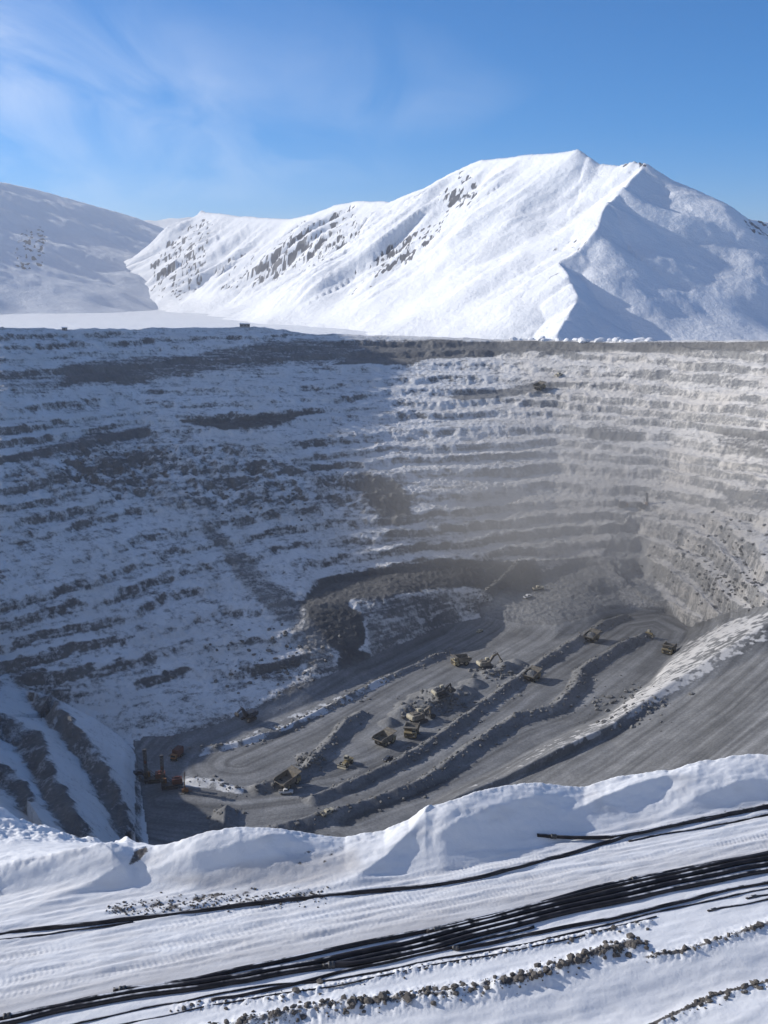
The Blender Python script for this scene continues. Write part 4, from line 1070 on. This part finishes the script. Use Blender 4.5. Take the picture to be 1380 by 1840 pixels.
def excavator(paint='cream', boom='yellow', pose=0):
    r = empty('excavator')
    tracks(r, 6.4, 4.4, 1.0, 1.5)
    part('undercarriage', lambda b: (bm_box(b, (0, 0, 0.95), (3.2, 3.6, 0.8)), bm_disc_z(b, (0, 0, 1.65), 1.5, 0.5)), 'steel', r)
    h = part('house', lambda b: (bm_box(b, (-0.9, 0, 2.9), (5.4, 4.6, 2.0)), bm_box(b, (-1.6, 0.5, 4.1), (3.4, 2.6, 0.5)), bm_box(b, (0.9, -1.5, 4.0), (1.4, 1.2, 0.3))), boom, r, 0.08)
    part('exhaust_stack', lambda b: bm_beam(b, (-1.8, 1.2, 4.2), (-1.8, 1.2, 5.1), 0.25), 'steel', h)
    part('handrail', lambda b: (bm_beam(b, (-3.5, -2.2, 4.8), (0.8, -2.2, 4.8), 0.08), [bm_beam(b, (x, -2.2, 3.9), (x, -2.2, 4.8), 0.08) for x in (-3.5, -2.0, -0.6, 0.8)]), 'steel', h)
    part('counterweight', lambda b: bm_prism(b, [(-3.6, 1.9), (-4.6, 2.1), (-4.8, 3.0), (-4.6, 3.95), (-3.6, 4.0)], -2.3, 2.3), paint, r, 0.08)
    c = part('cab', lambda b: bm_box(b, (1.5, 1.65, 3.85), (1.9, 1.4, 2.4), (0.95, 0.95)), paint, r, 0.06)
    part('window', lambda b: bm_box(b, (2.46, 1.65, 4.2), (0.1, 1.15, 1.2)), 'glass', c)
    part('window', lambda b: bm_box(b, (1.5, 2.36, 4.2), (1.5, 0.1, 1.1)), 'glass', c)
    if pose == 0:      # arched boom, stick folded down: backhoe at work
        B = [(1.2, 2.6), (3.6, 6.4), (6.6, 7.3), (7.0, 6.7), (4.4, 5.5), (2.2, 2.3)]
        S = [(6.2, 7.6), (6.9, 7.5), (9.3, 3.4), (8.8, 3.0)]
        K = [(9.3, 3.6), (9.7, 2.2), (8.9, 1.3), (7.9, 1.5), (8.3, 2.4), (8.8, 3.0)]
        cyl = [((2.0, 3.0), (4.6, 5.8)), ((4.6, 7.2), (6.5, 7.9))]
    elif pose == 1:    # face shovel, boom low in front of the cab
        B = [(1.4, 2.4), (3.0, 4.6), (5.6, 5.6), (6.0, 4.9), (3.8, 3.8), (2.4, 2.0)]
        S = [(5.3, 5.7), (6.0, 5.6), (6.6, 2.2), (5.9, 2.1)]
        K = [(5.6, 2.5), (5.4, 0.5), (7.6, 0.3), (8.6, 1.0), (8.2, 1.6), (6.8, 2.6)]
        cyl = [((2.0, 2.4), (4.4, 4.4)), ((3.6, 2.2), (5.8, 2.6))]
    else:              # boom reaching up the face
        B = [(1.2, 2.6), (3.2, 6.8), (5.4, 8.8), (6.0, 8.2), (4.2, 6.0), (2.2, 2.3)]
        S = [(5.2, 9.2), (5.9, 8.9), (9.2, 7.4), (9.0, 6.8), (5.6, 8.1)]
        K = [(9.0, 7.7), (9.6, 6.4), (9.0, 5.4), (8.1, 5.6), (8.4, 6.4), (8.8, 7.0)]
        cyl = [((2.0, 3.0), (4.3, 6.2)), ((4.2, 7.6), (5.6, 9.3))]
    bo = part('boom', lambda b: bm_prism(b, B, -0.55, 0.55), boom, r, 0.05)
    part('hydraulic_ram', lambda b: [bm_beam(b, (p[0], y, p[1]), (q[0], y, q[1]), 0.28) for p, q in cyl for y in (-0.75, 0.75)], 'steel', bo)
    part('stick', lambda b: bm_prism(b, S, -0.4, 0.4), boom, r, 0.04)
    k = part('bucket', lambda b: bm_prism(b, K, -1.2, 1.2), 'steel', r, 0.05)
    part('tooth', lambda b: [bm_box(b, (K[2][0], y, K[2][1] - 0.12), (0.5, 0.18, 0.2)) for y in (-0.95, -0.3, 0.3, 0.95)], 'steel', k)
    return r

def bm_disc_z(bm, c, r, w, n=18):
    a = [bm.verts.new((c[0] + r * math.cos(2 * math.pi * k / n), c[1] + r * math.sin(2 * math.pi * k / n), c[2] - w / 2)) for k in range(n)]
    b = [bm.verts.new((v.co.x, v.co.y, c[2] + w / 2)) for v in a]
    bm.faces.new(a[::-1]); bm.faces.new(b)
    for k in range(n): bm.faces.new((a[k], a[(k + 1) % n], b[(k + 1) % n], b[k]))

def drill_rig(mast=14.0, paint='red'):
    r = empty('drill_rig')
    tracks(r, 5.6, 3.6, 0.8, 1.2)
    part('deck', lambda b: bm_box(b, (0.4, 0, 1.75), (9.0, 3.8, 0.5)), 'steel', r, 0.04)
    h = part('machine_house', lambda b: (bm_box(b, (2.6, 0, 3.1), (4.4, 3.2, 2.2)), bm_box(b, (2.6, 0.6, 4.4), (2.0, 1.4, 0.5))), paint, r, 0.06)
    part('dust_hood', lambda b: bm_box(b, (-3.6, 0, 1.0), (1.6, 2.6, 1.0), (0.8, 0.8)), 'steel', r)
    c = part('cab', lambda b: bm_box(b, (-2.6, 1.4, 3.1), (1.6, 1.5, 2.2)), 'orange', r, 0.05)
    part('window', lambda b: bm_box(b, (-3.42, 1.4, 3.5), (0.1, 1.2, 1.0)), 'glass', c)
    part('jack', lambda b: [bm_beam(b, (x, y, 0.0), (x, y, 2.2), 0.35) for x, y in ((-3.9, 1.8), (-3.9, -1.8), (4.6, 1.6), (4.6, -1.6))], 'steel', r)
    def mast_f(b):
        x0, z0, w = -3.6, 1.4, 0.62
        cr = [(x0 - w, -w), (x0 + w, -w), (x0 + w, w), (x0 - w, w)]
        for x, y in cr: bm_beam(b, (x, y, z0), (x, y, z0 + mast), 0.24)
        n = 9
        for i in range(n):
            za, zb = z0 + mast * i / n, z0 + mast * (i + 1) / n
            for k in range(4):
                p, q = cr[k], cr[(k + 1) % 4]
                bm_beam(b, (p[0], p[1], za), (q[0], q[1], zb), 0.13)
                bm_beam(b, (p[0], p[1], zb), (q[0], q[1], zb), 0.13)
    m = part('mast', mast_f, 'steel', r)
    part('crown_block', lambda b: bm_box(b, (-3.6, 0, 1.6 + mast), (1.7, 1.6, 0.7)), 'steel', m)
    part('drill_pipe', lambda b: bm_beam(b, (-3.6, 0, 0.1), (-3.6, 0, 1.2 + mast), 0.4), 'steel', m)
    part('rotary_head', lambda b: bm_box(b, (-3.6, 0, 0.7 * mast), (1.0, 1.0, 1.3)), paint, m)
    part('mast_brace', lambda b: [bm_beam(b, (1.0, y, 2.2), (-3.2, y * 0.5, 6.5), 0.2) for y in (-1.2, 1.2)], 'steel', r)
    return r

def light_tower():
    r = empty('light_tower')
    part('trailer', lambda b: (bm_box(b, (0, 0, 1.1), (2.8, 1.7, 1.3)), bm_box(b, (0.2, 0, 1.9), (1.8, 1.3, 0.4)), bm_beam(b, (1.4, 0, 0.6), (3.0, 0, 0.5), 0.2)), 'orange', r, 0.06)
    for y in (1.0, -1.0): wheel(r, -0.3, y, 0.45, 0.3, 1 if y > 0 else -1)
    m = part('mast', lambda b: (bm_beam(b, (-0.2, 0, 1.6), (-0.2, 0, 5.0), 0.42), bm_beam(b, (-0.2, 0, 4.8), (-0.2, 0, 8.6), 0.28), bm_beam(b, (-0.2, -1.9, 8.4), (-0.2, 1.9, 8.4), 0.22)), 'orange', r)
    for y in (-1.7, -0.6, 0.6, 1.7):
        part('lamp', lambda b: bm_box(b, (0.05, y, 8.75), (0.4, 0.75, 0.6)), 'steel', m)
    part('outrigger', lambda b: [bm_beam(b, (x, y, 0.6), (x * 1.5, y * 2.0, 0.05), 0.16) for x in (-1.2, 1.2) for y in (-0.9, 0.9)], 'steel', r)
    return r

def pickup(paint='white'):
    r = empty('pickup_truck')
    part('body', lambda b: (bm_prism(b, [(-2.7, 0.55), (2.6, 0.5), (2.75, 0.8), (2.7, 1.15), (1.3, 1.3), (-2.7, 1.3)], -0.98, 0.98)), paint, r, 0.05)
    c = part('cab', lambda b: bm_prism(b, [(1.2, 1.28), (0.55, 1.95), (-0.75, 2.0), (-1.0, 1.28)], -0.85, 0.85), paint, r, 0.04)
    part('windscreen', lambda b: bm_prism(b, [(1.13, 1.4), (1.17, 1.42), (0.66, 1.93), (0.62, 1.9)], -0.75, 0.75), 'glass', c)
    part('window', lambda b: [bm_prism(b, [(0.95, 1.36), (0.5, 1.88), (-0.68, 1.9), (-0.88, 1.36)], y, y + 0.03) for y in (-0.875, 0.85)], 'glass', c)
    part('cargo_bed', lambda b: bm_box(b, (-1.85, 0, 1.26), (1.5, 1.6, 0.12)), 'steel', r)
    for x in (1.75, -1.65):
        for y in (0.92, -0.92): wheel(r, x, y, 0.42, 0.3, 1 if y > 0 else -1)
    for y in (0.7, -0.7): part('headlight', lambda b: bm_box(b, (2.74, y, 0.95), (0.08, 0.4, 0.2)), 'lamp', r)
    return r

def wheel_dozer():
    r = empty('wheel_dozer')
    part('rear_frame', lambda b: (bm_prism(b, [(-4.4, 1.2), (-0.4, 1.1), (-0.4, 2.9), (-3.9, 2.7), (-4.4, 2.2)], -1.2, 1.2)), 'yellow', r, 0.06)
    part('front_frame', lambda b: (bm_prism(b, [(0.0, 1.0), (3.0, 0.9), (3.2, 1.6), (1.2, 2.2), (0.0, 2.2)], -0.9, 0.9)), 'yellow', r, 0.06)
    part('fender', lambda b: [bm_box(b, (-2.4, y, 2.5), (2.6, 1.0, 0.2)) for y in (-1.7, 1.7)], 'yellow', r, 0.03)
    c = part('cab', lambda b: bm_box(b, (-0.5, 0, 3.7), (1.9, 1.9, 1.8), (0.9, 0.9)), 'cream', r, 0.06)
    part('window', lambda b: (bm_box(b, (0.42, 0, 3.8), (0.1, 1.5, 1.1)), bm_box(b, (-0.5, 0.92, 3.8), (1.4, 0.08, 1.0)), bm_box(b, (-0.5, -0.92, 3.8), (1.4, 0.08, 1.0))), 'glass', c)
    part('blade', lambda b: bm_prism(b, [(4.4, 0.1), (4.6, 0.15), (4.3, 0.9), (4.6, 1.7), (4.4, 1.75), (4.05, 0.9)], -2.3, 2.3), 'cream', r)
    part('push_arm', lambda b: [bm_beam(b, (1.5, y, 1.2), (4.2, y, 0.8), 0.35) for y in (-0.9, 0.9)], 'steel', r)
    for x in (2.0, -2.4):
        for y in (1.6, -1.6): wheel(r, x, y, 1.05, 0.85, 1 if y > 0 else -1)
    for y in (0.7, -0.7): part('headlight', lambda b: bm_box(b, (3.2, y, 1.9), (0.15, 0.4, 0.3)), 'lamp', r)
    return r

def bulldozer():
    r = empty('bulldozer')
    tracks(r, 4.6, 2.6, 0.7, 1.3)
    part('hull', lambda b: bm_prism(b, [(-2.3, 0.8), (2.2, 0.8), (2.3, 2.2), (0.4, 2.4), (-2.3, 2.0)], -0.8, 0.8), 'yellow', r, 0.05)
    c = part('cab', lambda b: bm_box(b, (-0.7, 0, 3.0), (1.7, 1.7, 1.5), (0.9, 0.9)), 'cream', r, 0.05)
    part('window', lambda b: (bm_box(b, (0.12, 0, 3.05), (0.08, 1.3, 0.9)), bm_box(b, (-0.7, 0.82, 3.05), (1.2, 0.08, 0.8))), 'glass', c)
    part('blade', lambda b: bm_prism(b, [(3.2, 0.05), (3.4, 0.1), (3.15, 0.8), (3.4, 1.5), (3.2, 1.55), (2.9, 0.8)], -2.0, 2.0), 'cream', r)
    part('push_arm', lambda b: [bm_beam(b, (0.8, y, 0.6), (3.0, y, 0.6), 0.25) for y in (-1.75, 1.75)], 'steel', r)
    part('ripper', lambda b: (bm_box(b, (-2.8, 0, 1.2), (0.5, 1.6, 0.4)), bm_beam(b, (-2.9, 0, 1.2), (-3.2, 0, 0.2), 0.2)), 'steel', r)
    return r

def service_truck(paint='red'):
    r = empty('service_truck')
    part('chassis', lambda b: bm_box(b, (0, 0, 1.0), (8.0, 1.6, 0.5)), 'steel', r)
    bx = part('box_body', lambda b: bm_box(b, (-1.0, 0, 3.0), (5.6, 3.2, 3.4)), paint, r, 0.1)
    part('roof_rack', lambda b: [bm_beam(b, (-3.5, y, 4.85), (1.5, y, 4.85), 0.14) for y in (-1.2, 0, 1.2)], 'steel', bx)
    c = part('cab', lambda b: bm_box(b, (3.0, 0, 2.2), (1.9, 2.7, 2.0), (0.9, 0.95)), 'orange', r, 0.08)
    part('windscreen', lambda b: bm_box(b, (3.92, 0, 2.6), (0.1, 2.2, 0.8)), 'glass', c)
    for x in (2.9, -1.4, -2.9):
        for y in (1.35, -1.35): wheel(r, x, y, 0.65, 0.5, 1 if y > 0 else -1)
    return r

def clone(root):
    c = root.copy(); COL.objects.link(c)
    for ch in root.children:
        k = ch.copy(); COL.objects.link(k); k.parent = c
        for g in ch.children:
            q = g.copy(); COL.objects.link(q); q.parent = k
    return c

def station(root, px, py, tx, ty, label, cat, group=None, scale=1.0, zoff=0.0, rmin=150):
    h = ground_hit(px, py, rmin)
    x, y, z = ray(tx, ty); t = h[2] / float(z)
    dx, dy = float(x) * t - h[0], float(y) * t - h[1]
    yaw = math.atan2(dy, dx)
    # sit on the ground under the middle of the footprint, tilted with it
    L = 3.0 * scale
    cx, sx = math.cos(yaw), math.sin(yaw)
    zf_, zb_ = height_at(h[0] + cx * L, h[1] + sx * L), height_at(h[0] - cx * L, h[1] - sx * L)
    zl_, zr_ = height_at(h[0] - sx * L * .7, h[1] + cx * L * .7), height_at(h[0] + sx * L * .7, h[1] - cx * L * .7)
    pit_ = math.atan2(zf_ - zb_, 2 * L); rol = math.atan2(zl_ - zr_, 1.4 * L)
    pit_ = max(-0.14, min(0.14, pit_)); rol = max(-0.10, min(0.10, rol))
    root.matrix_world = Matrix.Translation((h[0], h[1], max((zf_ + zb_ + zl_ + zr_) / 4, height_at(h[0], h[1])) + zoff)) @ Matrix.Rotation(yaw, 4, 'Z') @ Matrix.Rotation(-pit_, 4, 'Y') @ Matrix.Rotation(rol, 4, 'X') @ Matrix.Scale(scale, 4)
    root['label'] = label; root['category'] = cat
    if group: root['group'] = group
    return root

HT = 'haul trucks working in the pit'
te, tl = haul_truck(False), haul_truck(True)
station(te, 517, 1411, 590, 1378, 'empty haul truck beside the white pickup at the berm end', 'haul truck', HT)
station(clone(te), 690, 1337, 760, 1303, 'empty haul truck waiting in front of the small dark pickup', 'haul truck', HT)
station(clone(te), 740, 1320, 728, 1352, 'haul truck facing the camera right beside the shovel', 'haul truck', HT)
station(tl, 955, 1222, 1020, 1176, 'loaded haul truck climbing along the middle of the long berm', 'haul truck', HT)
station(clone(tl), 1062, 1152, 1112, 1120, 'loaded haul truck near the top bend of the road', 'haul truck', HT)
station(clone(te), 1202, 1172, 1150, 1225, 'haul truck coming down the bend by the snowy right bank', 'haul truck', HT)
station(clone(te), 829, 1194, 770, 1202, 'haul truck seen from the side left of the arched-boom excavator', 'haul truck', HT)
station(clone(te), 969, 700, 1020, 694, 'haul truck alone on the high ramp of the far wall', 'haul truck', HT)
EX = 'excavators in the pit'
station(excavator('cream', 'bodysteel', 1), 752, 1297, 800, 1284, 'big face shovel with pale counterweight digging at the rock heap', 'excavator', EX, 1.2)
station(excavator('cream', 'steel', 1), 793, 1250, 835, 1242, 'dark boomed excavator perched on the rock heap', 'excavator', EX)
station(excavator('cream', 'bodysteel', 0), 873, 1200, 925, 1192, 'excavator with an arched boom beyond the rock heap', 'excavator', EX, 1.1)
station(excavator('navy', 'navy', 2), 447, 1293, 420, 1306, 'dark excavator with raised boom in the shade under the left wall', 'excavator', EX, 1.0)
dr = drill_rig()
station(dr, 278, 1404, 330, 1400, 'leftmost drill rig with tall mast in the floor corner', 'drill rig', 'drill rigs in the floor corner')
station(clone(dr), 308, 1415, 358, 1409, 'drill rig between the leftmost rig and the light tower', 'drill rig', 'drill rigs in the floor corner')
station(light_tower(), 333, 1424, 380, 1420, 'orange light tower with crossbar right of the drill rigs', 'light tower')
station(service_truck(), 318, 1362, 300, 1378, 'dark red box truck parked against the shaded wall foot', 'truck')
station(wheel_dozer(), 622, 1375, 596, 1396, 'yellow wheel dozer alone on the road facing the camera', 'wheel dozer')
station(bulldozer(), 1166, 1142, 1190, 1148, 'small bulldozer on the far tip of the middle berm', 'bulldozer')
pw = pickup('white')
PK = 'pickup trucks in the pit'
station(pw, 514, 1426, 560, 1424, 'white pickup right below the leftmost haul truck', 'pickup', PK, 1.15)
station(pickup('navy'), 697, 1366, 660, 1385, 'small dark pickup parked near the waiting haul truck', 'pickup', PK)
pc = pickup('cream')
station(pc, 588, 1462, 640, 1440, 'pale pickup beside the lowest dark berm', 'pickup', PK, 1.1)
station(clone(pc), 862, 1136, 900, 1118, 'tiny pale pickup at the upper left edge of the floor', 'pickup', PK)
station(clone(pw), 948, 1074, 990, 1064, 'tiny white pickup near the head of the floor', 'pickup', PK, 1.2)
station(clone(pc), 967, 1059, 1010, 1056, 'tiny pickup uppermost at the head of the floor', 'pickup', PK, 1.4)
station(pickup('navy'), 250, 1396, 285, 1392, 'dark pickup tucked into the corner left of the drill rigs', 'pickup', PK, 1.3)
station(clone(pc), 1004, 676, 1060, 672, 'tiny vehicle on the upper bench of the far wall', 'pickup', PK, 1.5)
station(service_truck('steel'), 1120, 912, 1180, 910, 'dark flat truck on the mid wall road', 'truck', None, 0.9)
station(drill_rig(9.0, 'steel'), 1155, 913, 1100, 913, 'small drill rig with thin mast on the mid wall road', 'drill rig')

# ---- huts and snow heaps on the far rim
def hut(px, dr_, L, Wd, Hh, label, mat='hut'):
    a, _, _ = pol_r([(px, 590, 900)]); a = a[0]
    r_ = float(np.interp(a, AZ, r_rim)) + dr_
    x, y = r_ * math.sin(a), r_ * math.cos(a)
    o = empty('hut'); o.location = (x, y, height_at(x, y) - 0.3); o.rotation_euler = (0, 0, -a + 0.15)
    o['label'] = label; o['category'] = 'hut'
    part('wall', lambda b: bm_box(b, (0, 0, Hh / 2), (L, Wd, Hh)), mat, o, 0.05)
    part('roof', lambda b: bm_prism(b, [(-L / 2 - .3, Hh), (L / 2 + .3, Hh), (L / 2 + .3, Hh + .3), (-L / 2 - .3, Hh + .7)], -Wd / 2 - .3, Wd / 2 + .3), 'heap_snow', o)
    for k in range(max(1, int(L // 3))):
        part('window', lambda b: bm_box(b, (-L / 2 + 1.5 + 3 * k, -Wd / 2 - 0.03, Hh * .6), (1.2, 0.1, 1.0)), 'glass', o)
    return o
hut(440, 10, 9, 4, 3.6, 'low brown hut with snowy roof on the far rim left of centre')
hut(116, 8, 4, 3, 2.6, 'tiny grey hut on the far rim at the left')

def blob(name, r_, seed, sub=2, squash=0.65, rough=0.3):
    rd_ = random.Random(seed)
    bm = bmesh.new(); bmesh.ops.create_icosphere(bm, subdivisions=sub, radius=1.0)
    ax = [Vector((rd_.uniform(-1, 1), rd_.uniform(-1, 1), rd_.uniform(-1, 1))).normalized() for _ in range(9)]
    dd = [rd_.uniform(0.45, 0.95) for _ in ax]
    for v in bm.verts:
        p = v.co.copy()
        for a, d in zip(ax, dd):
            q = p.dot(a)
            if q > d: p -= a * (q - d) * 0.85
        p *= 1 + rd_.uniform(-rough, rough) * 0.35
        v.co = Vector((p.x, p.y, p.z * squash)) * r_
    me = bpy.data.meshes.new(name); bm.to_mesh(me); bm.free()
    return me
heapm = [blob('snow_heap', 1.0, 40 + k, 2, 0.75) for k in range(5)]
for k in range(17):
    px = 925 + 15.2 * k + random.uniform(-5, 5)
    a, _, _ = pol_r([(px, 605, 900)]); a = a[0]
    r_ = float(np.interp(a, AZ, r_rim)) + random.uniform(2, 9)
    x, y = r_ * math.sin(a), r_ * math.cos(a)
    o = put('snow_heap', heapm[k % 5], M['heap_snow'], None, 'white snow heap in the row along the far rim', 'snow heap', 'snow heaps along the far rim')
    sc_ = random.uniform(2.6, 6.0)
    o.scale = (sc_ * random.uniform(1, 1.8), sc_, sc_ * random.uniform(0.7, 1.15)); o.rotation_euler = (0, 0, random.uniform(0, 6))
    o.location = (x, y, height_at(x, y) + 0.3)

# ---- loose rock: big clods one by one, the rest as one mass
clm = [blob('soil_clod', 1.0, 80 + k, 2, 0.75, 0.5) for k in range(6)]
def along(line, t):
    L = [0]
    for a, b in zip(line[:-1], line[1:]): L.append(L[-1] + math.hypot(b[0] - a[0], b[1] - a[1]))
    q = t * L[-1]
    for i in range(len(line) - 1):
        if q <= L[i + 1] + 1e-6:
            f = (q - L[i]) / (L[i + 1] - L[i] + 1e-9)
            return line[i][0] + f * (line[i + 1][0] - line[i][0]), line[i][1] + f * (line[i + 1][1] - line[i][1])
    return line[-1][0], line[-1][1]
for k in range(46):
    x, y = along(WIND, random.uniform(0.18, 1.0) ** 0.7)
    x += random.gauss(0, 0.28); y += random.gauss(0, 0.28)
    o = put('soil_clod', clm[k % 6], M['clodm'], None, 'frozen soil clod in the windrow in front of the pipes', 'clod', 'soil clods of the windrow')
    q = random.uniform(0.09, 0.22)
    o.scale = (q * random.uniform(.8, 1.4), q, q); o.rotation_euler = (random.uniform(-.4, .4), random.uniform(-.4, .4), random.uniform(0, 6))
    o.location = (x, y, height_at(x, y) + q * 0.25)

_ico = bmesh.new(); bmesh.ops.create_icosphere(_ico, subdivisions=1, radius=1.0)
IV = np.array([v.co[:] for v in _ico.verts]); IF = np.array([[v.index for v in f.verts] for f in _ico.faces]); _ico.free()
def scatter(name, pts, sizes, mat, label):
    n = len(pts); nv = len(IV)
    co = np.zeros((n, nv, 3)); 
    for i, (p, q) in enumerate(zip(pts, sizes)):
        v = IV * (1 + rng.uniform(-0.32, 0.32, (nv, 1))) * q * np.array([rng.uniform(.8, 1.5), rng.uniform(.7, 1.2), rng.uniform(.5, .9)])
        th = rng.random() * 6.28; c_, s_ = math.cos(th), math.sin(th)
        co[i] = np.stack([v[:, 0] * c_ - v[:, 1] * s_, v[:, 0] * s_ + v[:, 1] * c_, v[:, 2]], 1) + np.array(p)
    fs = (IF[None] + (np.arange(n) * nv)[:, None, None]).reshape(-1, 3)
    me = bpy.data.meshes.new(name)
    me.from_pydata(co.reshape(-1, 3).tolist(), [], fs.tolist())
    return put(name, me, M[mat], None, label, None, None, 'stuff')
pts, szs = [], []
for line, n, sg in ((WIND, 620, 0.3), (WIND2, 130, 0.14), (WIND3, 110, 0.2), (BANK[2:], 300, 0.2)):
    for k in range(n):
        x, y = along(line, random.random()); x += random.gauss(0, sg); y += random.gauss(0, sg)
        q = min(0.15, 0.025 * random.paretovariate(1.6)); pts.append((x, y, height_at(x, y) + q * .3)); szs.append(q)
for k in range(420):
    h = ground_hit(random.uniform(185, 600), 0, 0) if False else ground_hit(*(lambda t: (190 + 400 * t, 1634 - 26 * t + random.gauss(0, 8)))(random.random()))
    q = random.choice((0.03, 0.04, 0.06)); pts.append((h[0], h[1], h[2] + q * .3)); szs.append(q)
scatter('soil_crumbs', pts, szs, 'clodm', 'small frozen soil crumbs on the snow')
pts, szs = [], []
for bpts, hh in BERMS:
    L = floor_pts(bpts)
    n = int(sum(math.hypot(b[0] - a[0], b[1] - a[1]) for a, b in zip(L[:-1], L[1:])) * 1.6)
    for k in range(n):
        x, y = along(L, random.random()); x += random.gauss(0, 3.0); y += random.gauss(0, 3.0)
        q = random.choice((0.25, 0.3, 0.4, 0.6, 0.9)); pts.append((x, y, height_at(x, y) + q * .2)); szs.append(q)
for px, py, n, sd in ((800, 1258, 160, 22), (745, 1275, 60, 16), (890, 1205, 90, 18), (560, 1365, 50, 14), (500, 1180, 160, 60), (1280, 1000, 220, 60), (1320, 1060, 160, 40), (1130, 1270, 150, 40), (220, 830, 160, 50), (480, 890, 120, 60)):
    for k in range(n):
        h = ground_hit(px + random.gauss(0, sd), py + random.gauss(0, sd * .5), 150)
        if h: q = random.choice((0.3, 0.4, 0.6, 0.9, 1.3)); pts.append((h[0], h[1], height_at(h[0], h[1]) + q * .2)); szs.append(q)
scatter('rubble', pts, szs, 'rubble', 'loose grey rubble along berms and heaps')

# ================================================================ air
def haze_box():
    bm = bmesh.new()
    bmesh.ops.create_cube(bm, size=1)
    me = bpy.data.meshes.new('haze'); 
    for v in bm.verts:
        v.co = Vector((-9500 if v.co.x < 0 else 9500, -300 if v.co.y < 0 else 12600, -265 if v.co.z < 0 else 780))
    bm.to_mesh(me); bm.free()
    m = bpy.data.materials.new('haze_air'); m.use_nodes = True
    nt = m.node_tree; nt.nodes.clear()
    out = nt.nodes.new('ShaderNodeOutputMaterial'); v = nt.nodes.new('ShaderNodeVolumePrincipled')
    v.inputs['Color'].default_value = (0.94, 0.955, 1.0, 1); v.inputs['Density'].default_value = 7.5e-5
    v.inputs['Anisotropy'].default_value = 0.25
    nt.links.new(v.outputs[0], out.inputs['Volume'])
    put('haze', me, m, kind='stuff')
haze_box()

def dust_cloud():
    me = blob('dust', 1.0, 3, 4, 1.0, 0.0)
    m = bpy.data.materials.new('airborne_dust'); m.use_nodes = True
    nt = m.node_tree; nt.nodes.clear()
    out = nt.nodes.new('ShaderNodeOutputMaterial'); v = nt.nodes.new('ShaderNodeVolumePrincipled')
    v.inputs['Color'].default_value = (0.99, 0.955, 0.905, 1)
    v.inputs['Anisotropy'].default_value = 0.3
    tcn = nt.nodes.new('ShaderNodeTexCoord')
    ln = nt.nodes.new('ShaderNodeVectorMath'); ln.operation = 'LENGTH'
    nt.links.new(tcn.outputs['Object'], ln.inputs[0])
    mr = nt.nodes.new('ShaderNodeMapRange'); mr.interpolation_type = 'SMOOTHSTEP'
    mr.inputs[1].default_value = 0.72; mr.inputs[2].default_value = 0.0; mr.inputs[3].default_value = 0.0; mr.inputs[4].default_value = 0.009
    nt.links.new(ln.outputs['Value'], mr.inputs[0])
    ns = nt.nodes.new('ShaderNodeTexNoise'); ns.inputs['Scale'].default_value = 2.4; ns.inputs['Detail'].default_value = 3
    nt.links.new(tcn.outputs['Object'], ns.inputs['Vector'])
    nr_ = nt.nodes.new('ShaderNodeMapRange'); nr_.inputs[1].default_value = 0.3; nr_.inputs[2].default_value = 0.7; nr_.inputs[3].default_value = 0.25; nr_.inputs[4].default_value = 1.4
    nt.links.new(ns.outputs[0], nr_.inputs[0])
    mm2 = nt.nodes.new('ShaderNodeMath'); mm2.operation = 'MULTIPLY'
    nt.links.new(mr.outputs[0], mm2.inputs[0]); nt.links.new(nr_.outputs[0], mm2.inputs[1])
    nt.links.new(mm2.outputs[0], v.inputs['Density'])
    nt.links.new(v.outputs[0], out.inputs['Volume'])
    o = put('dust', me, m, kind='stuff')
    a, r_, z_ = pol_r([(1010, 940, 690)])
    o.location = (690 * math.sin(a[0]), 690 * math.cos(a[0]), z_[0] + 10); o.scale = (290, 210, 130)
    o.rotation_euler = (0, 0, -0.5)
dust_cloud()
SC.cycles.volume_step_rate = 4.0
SC.cycles.volume_max_steps = 64
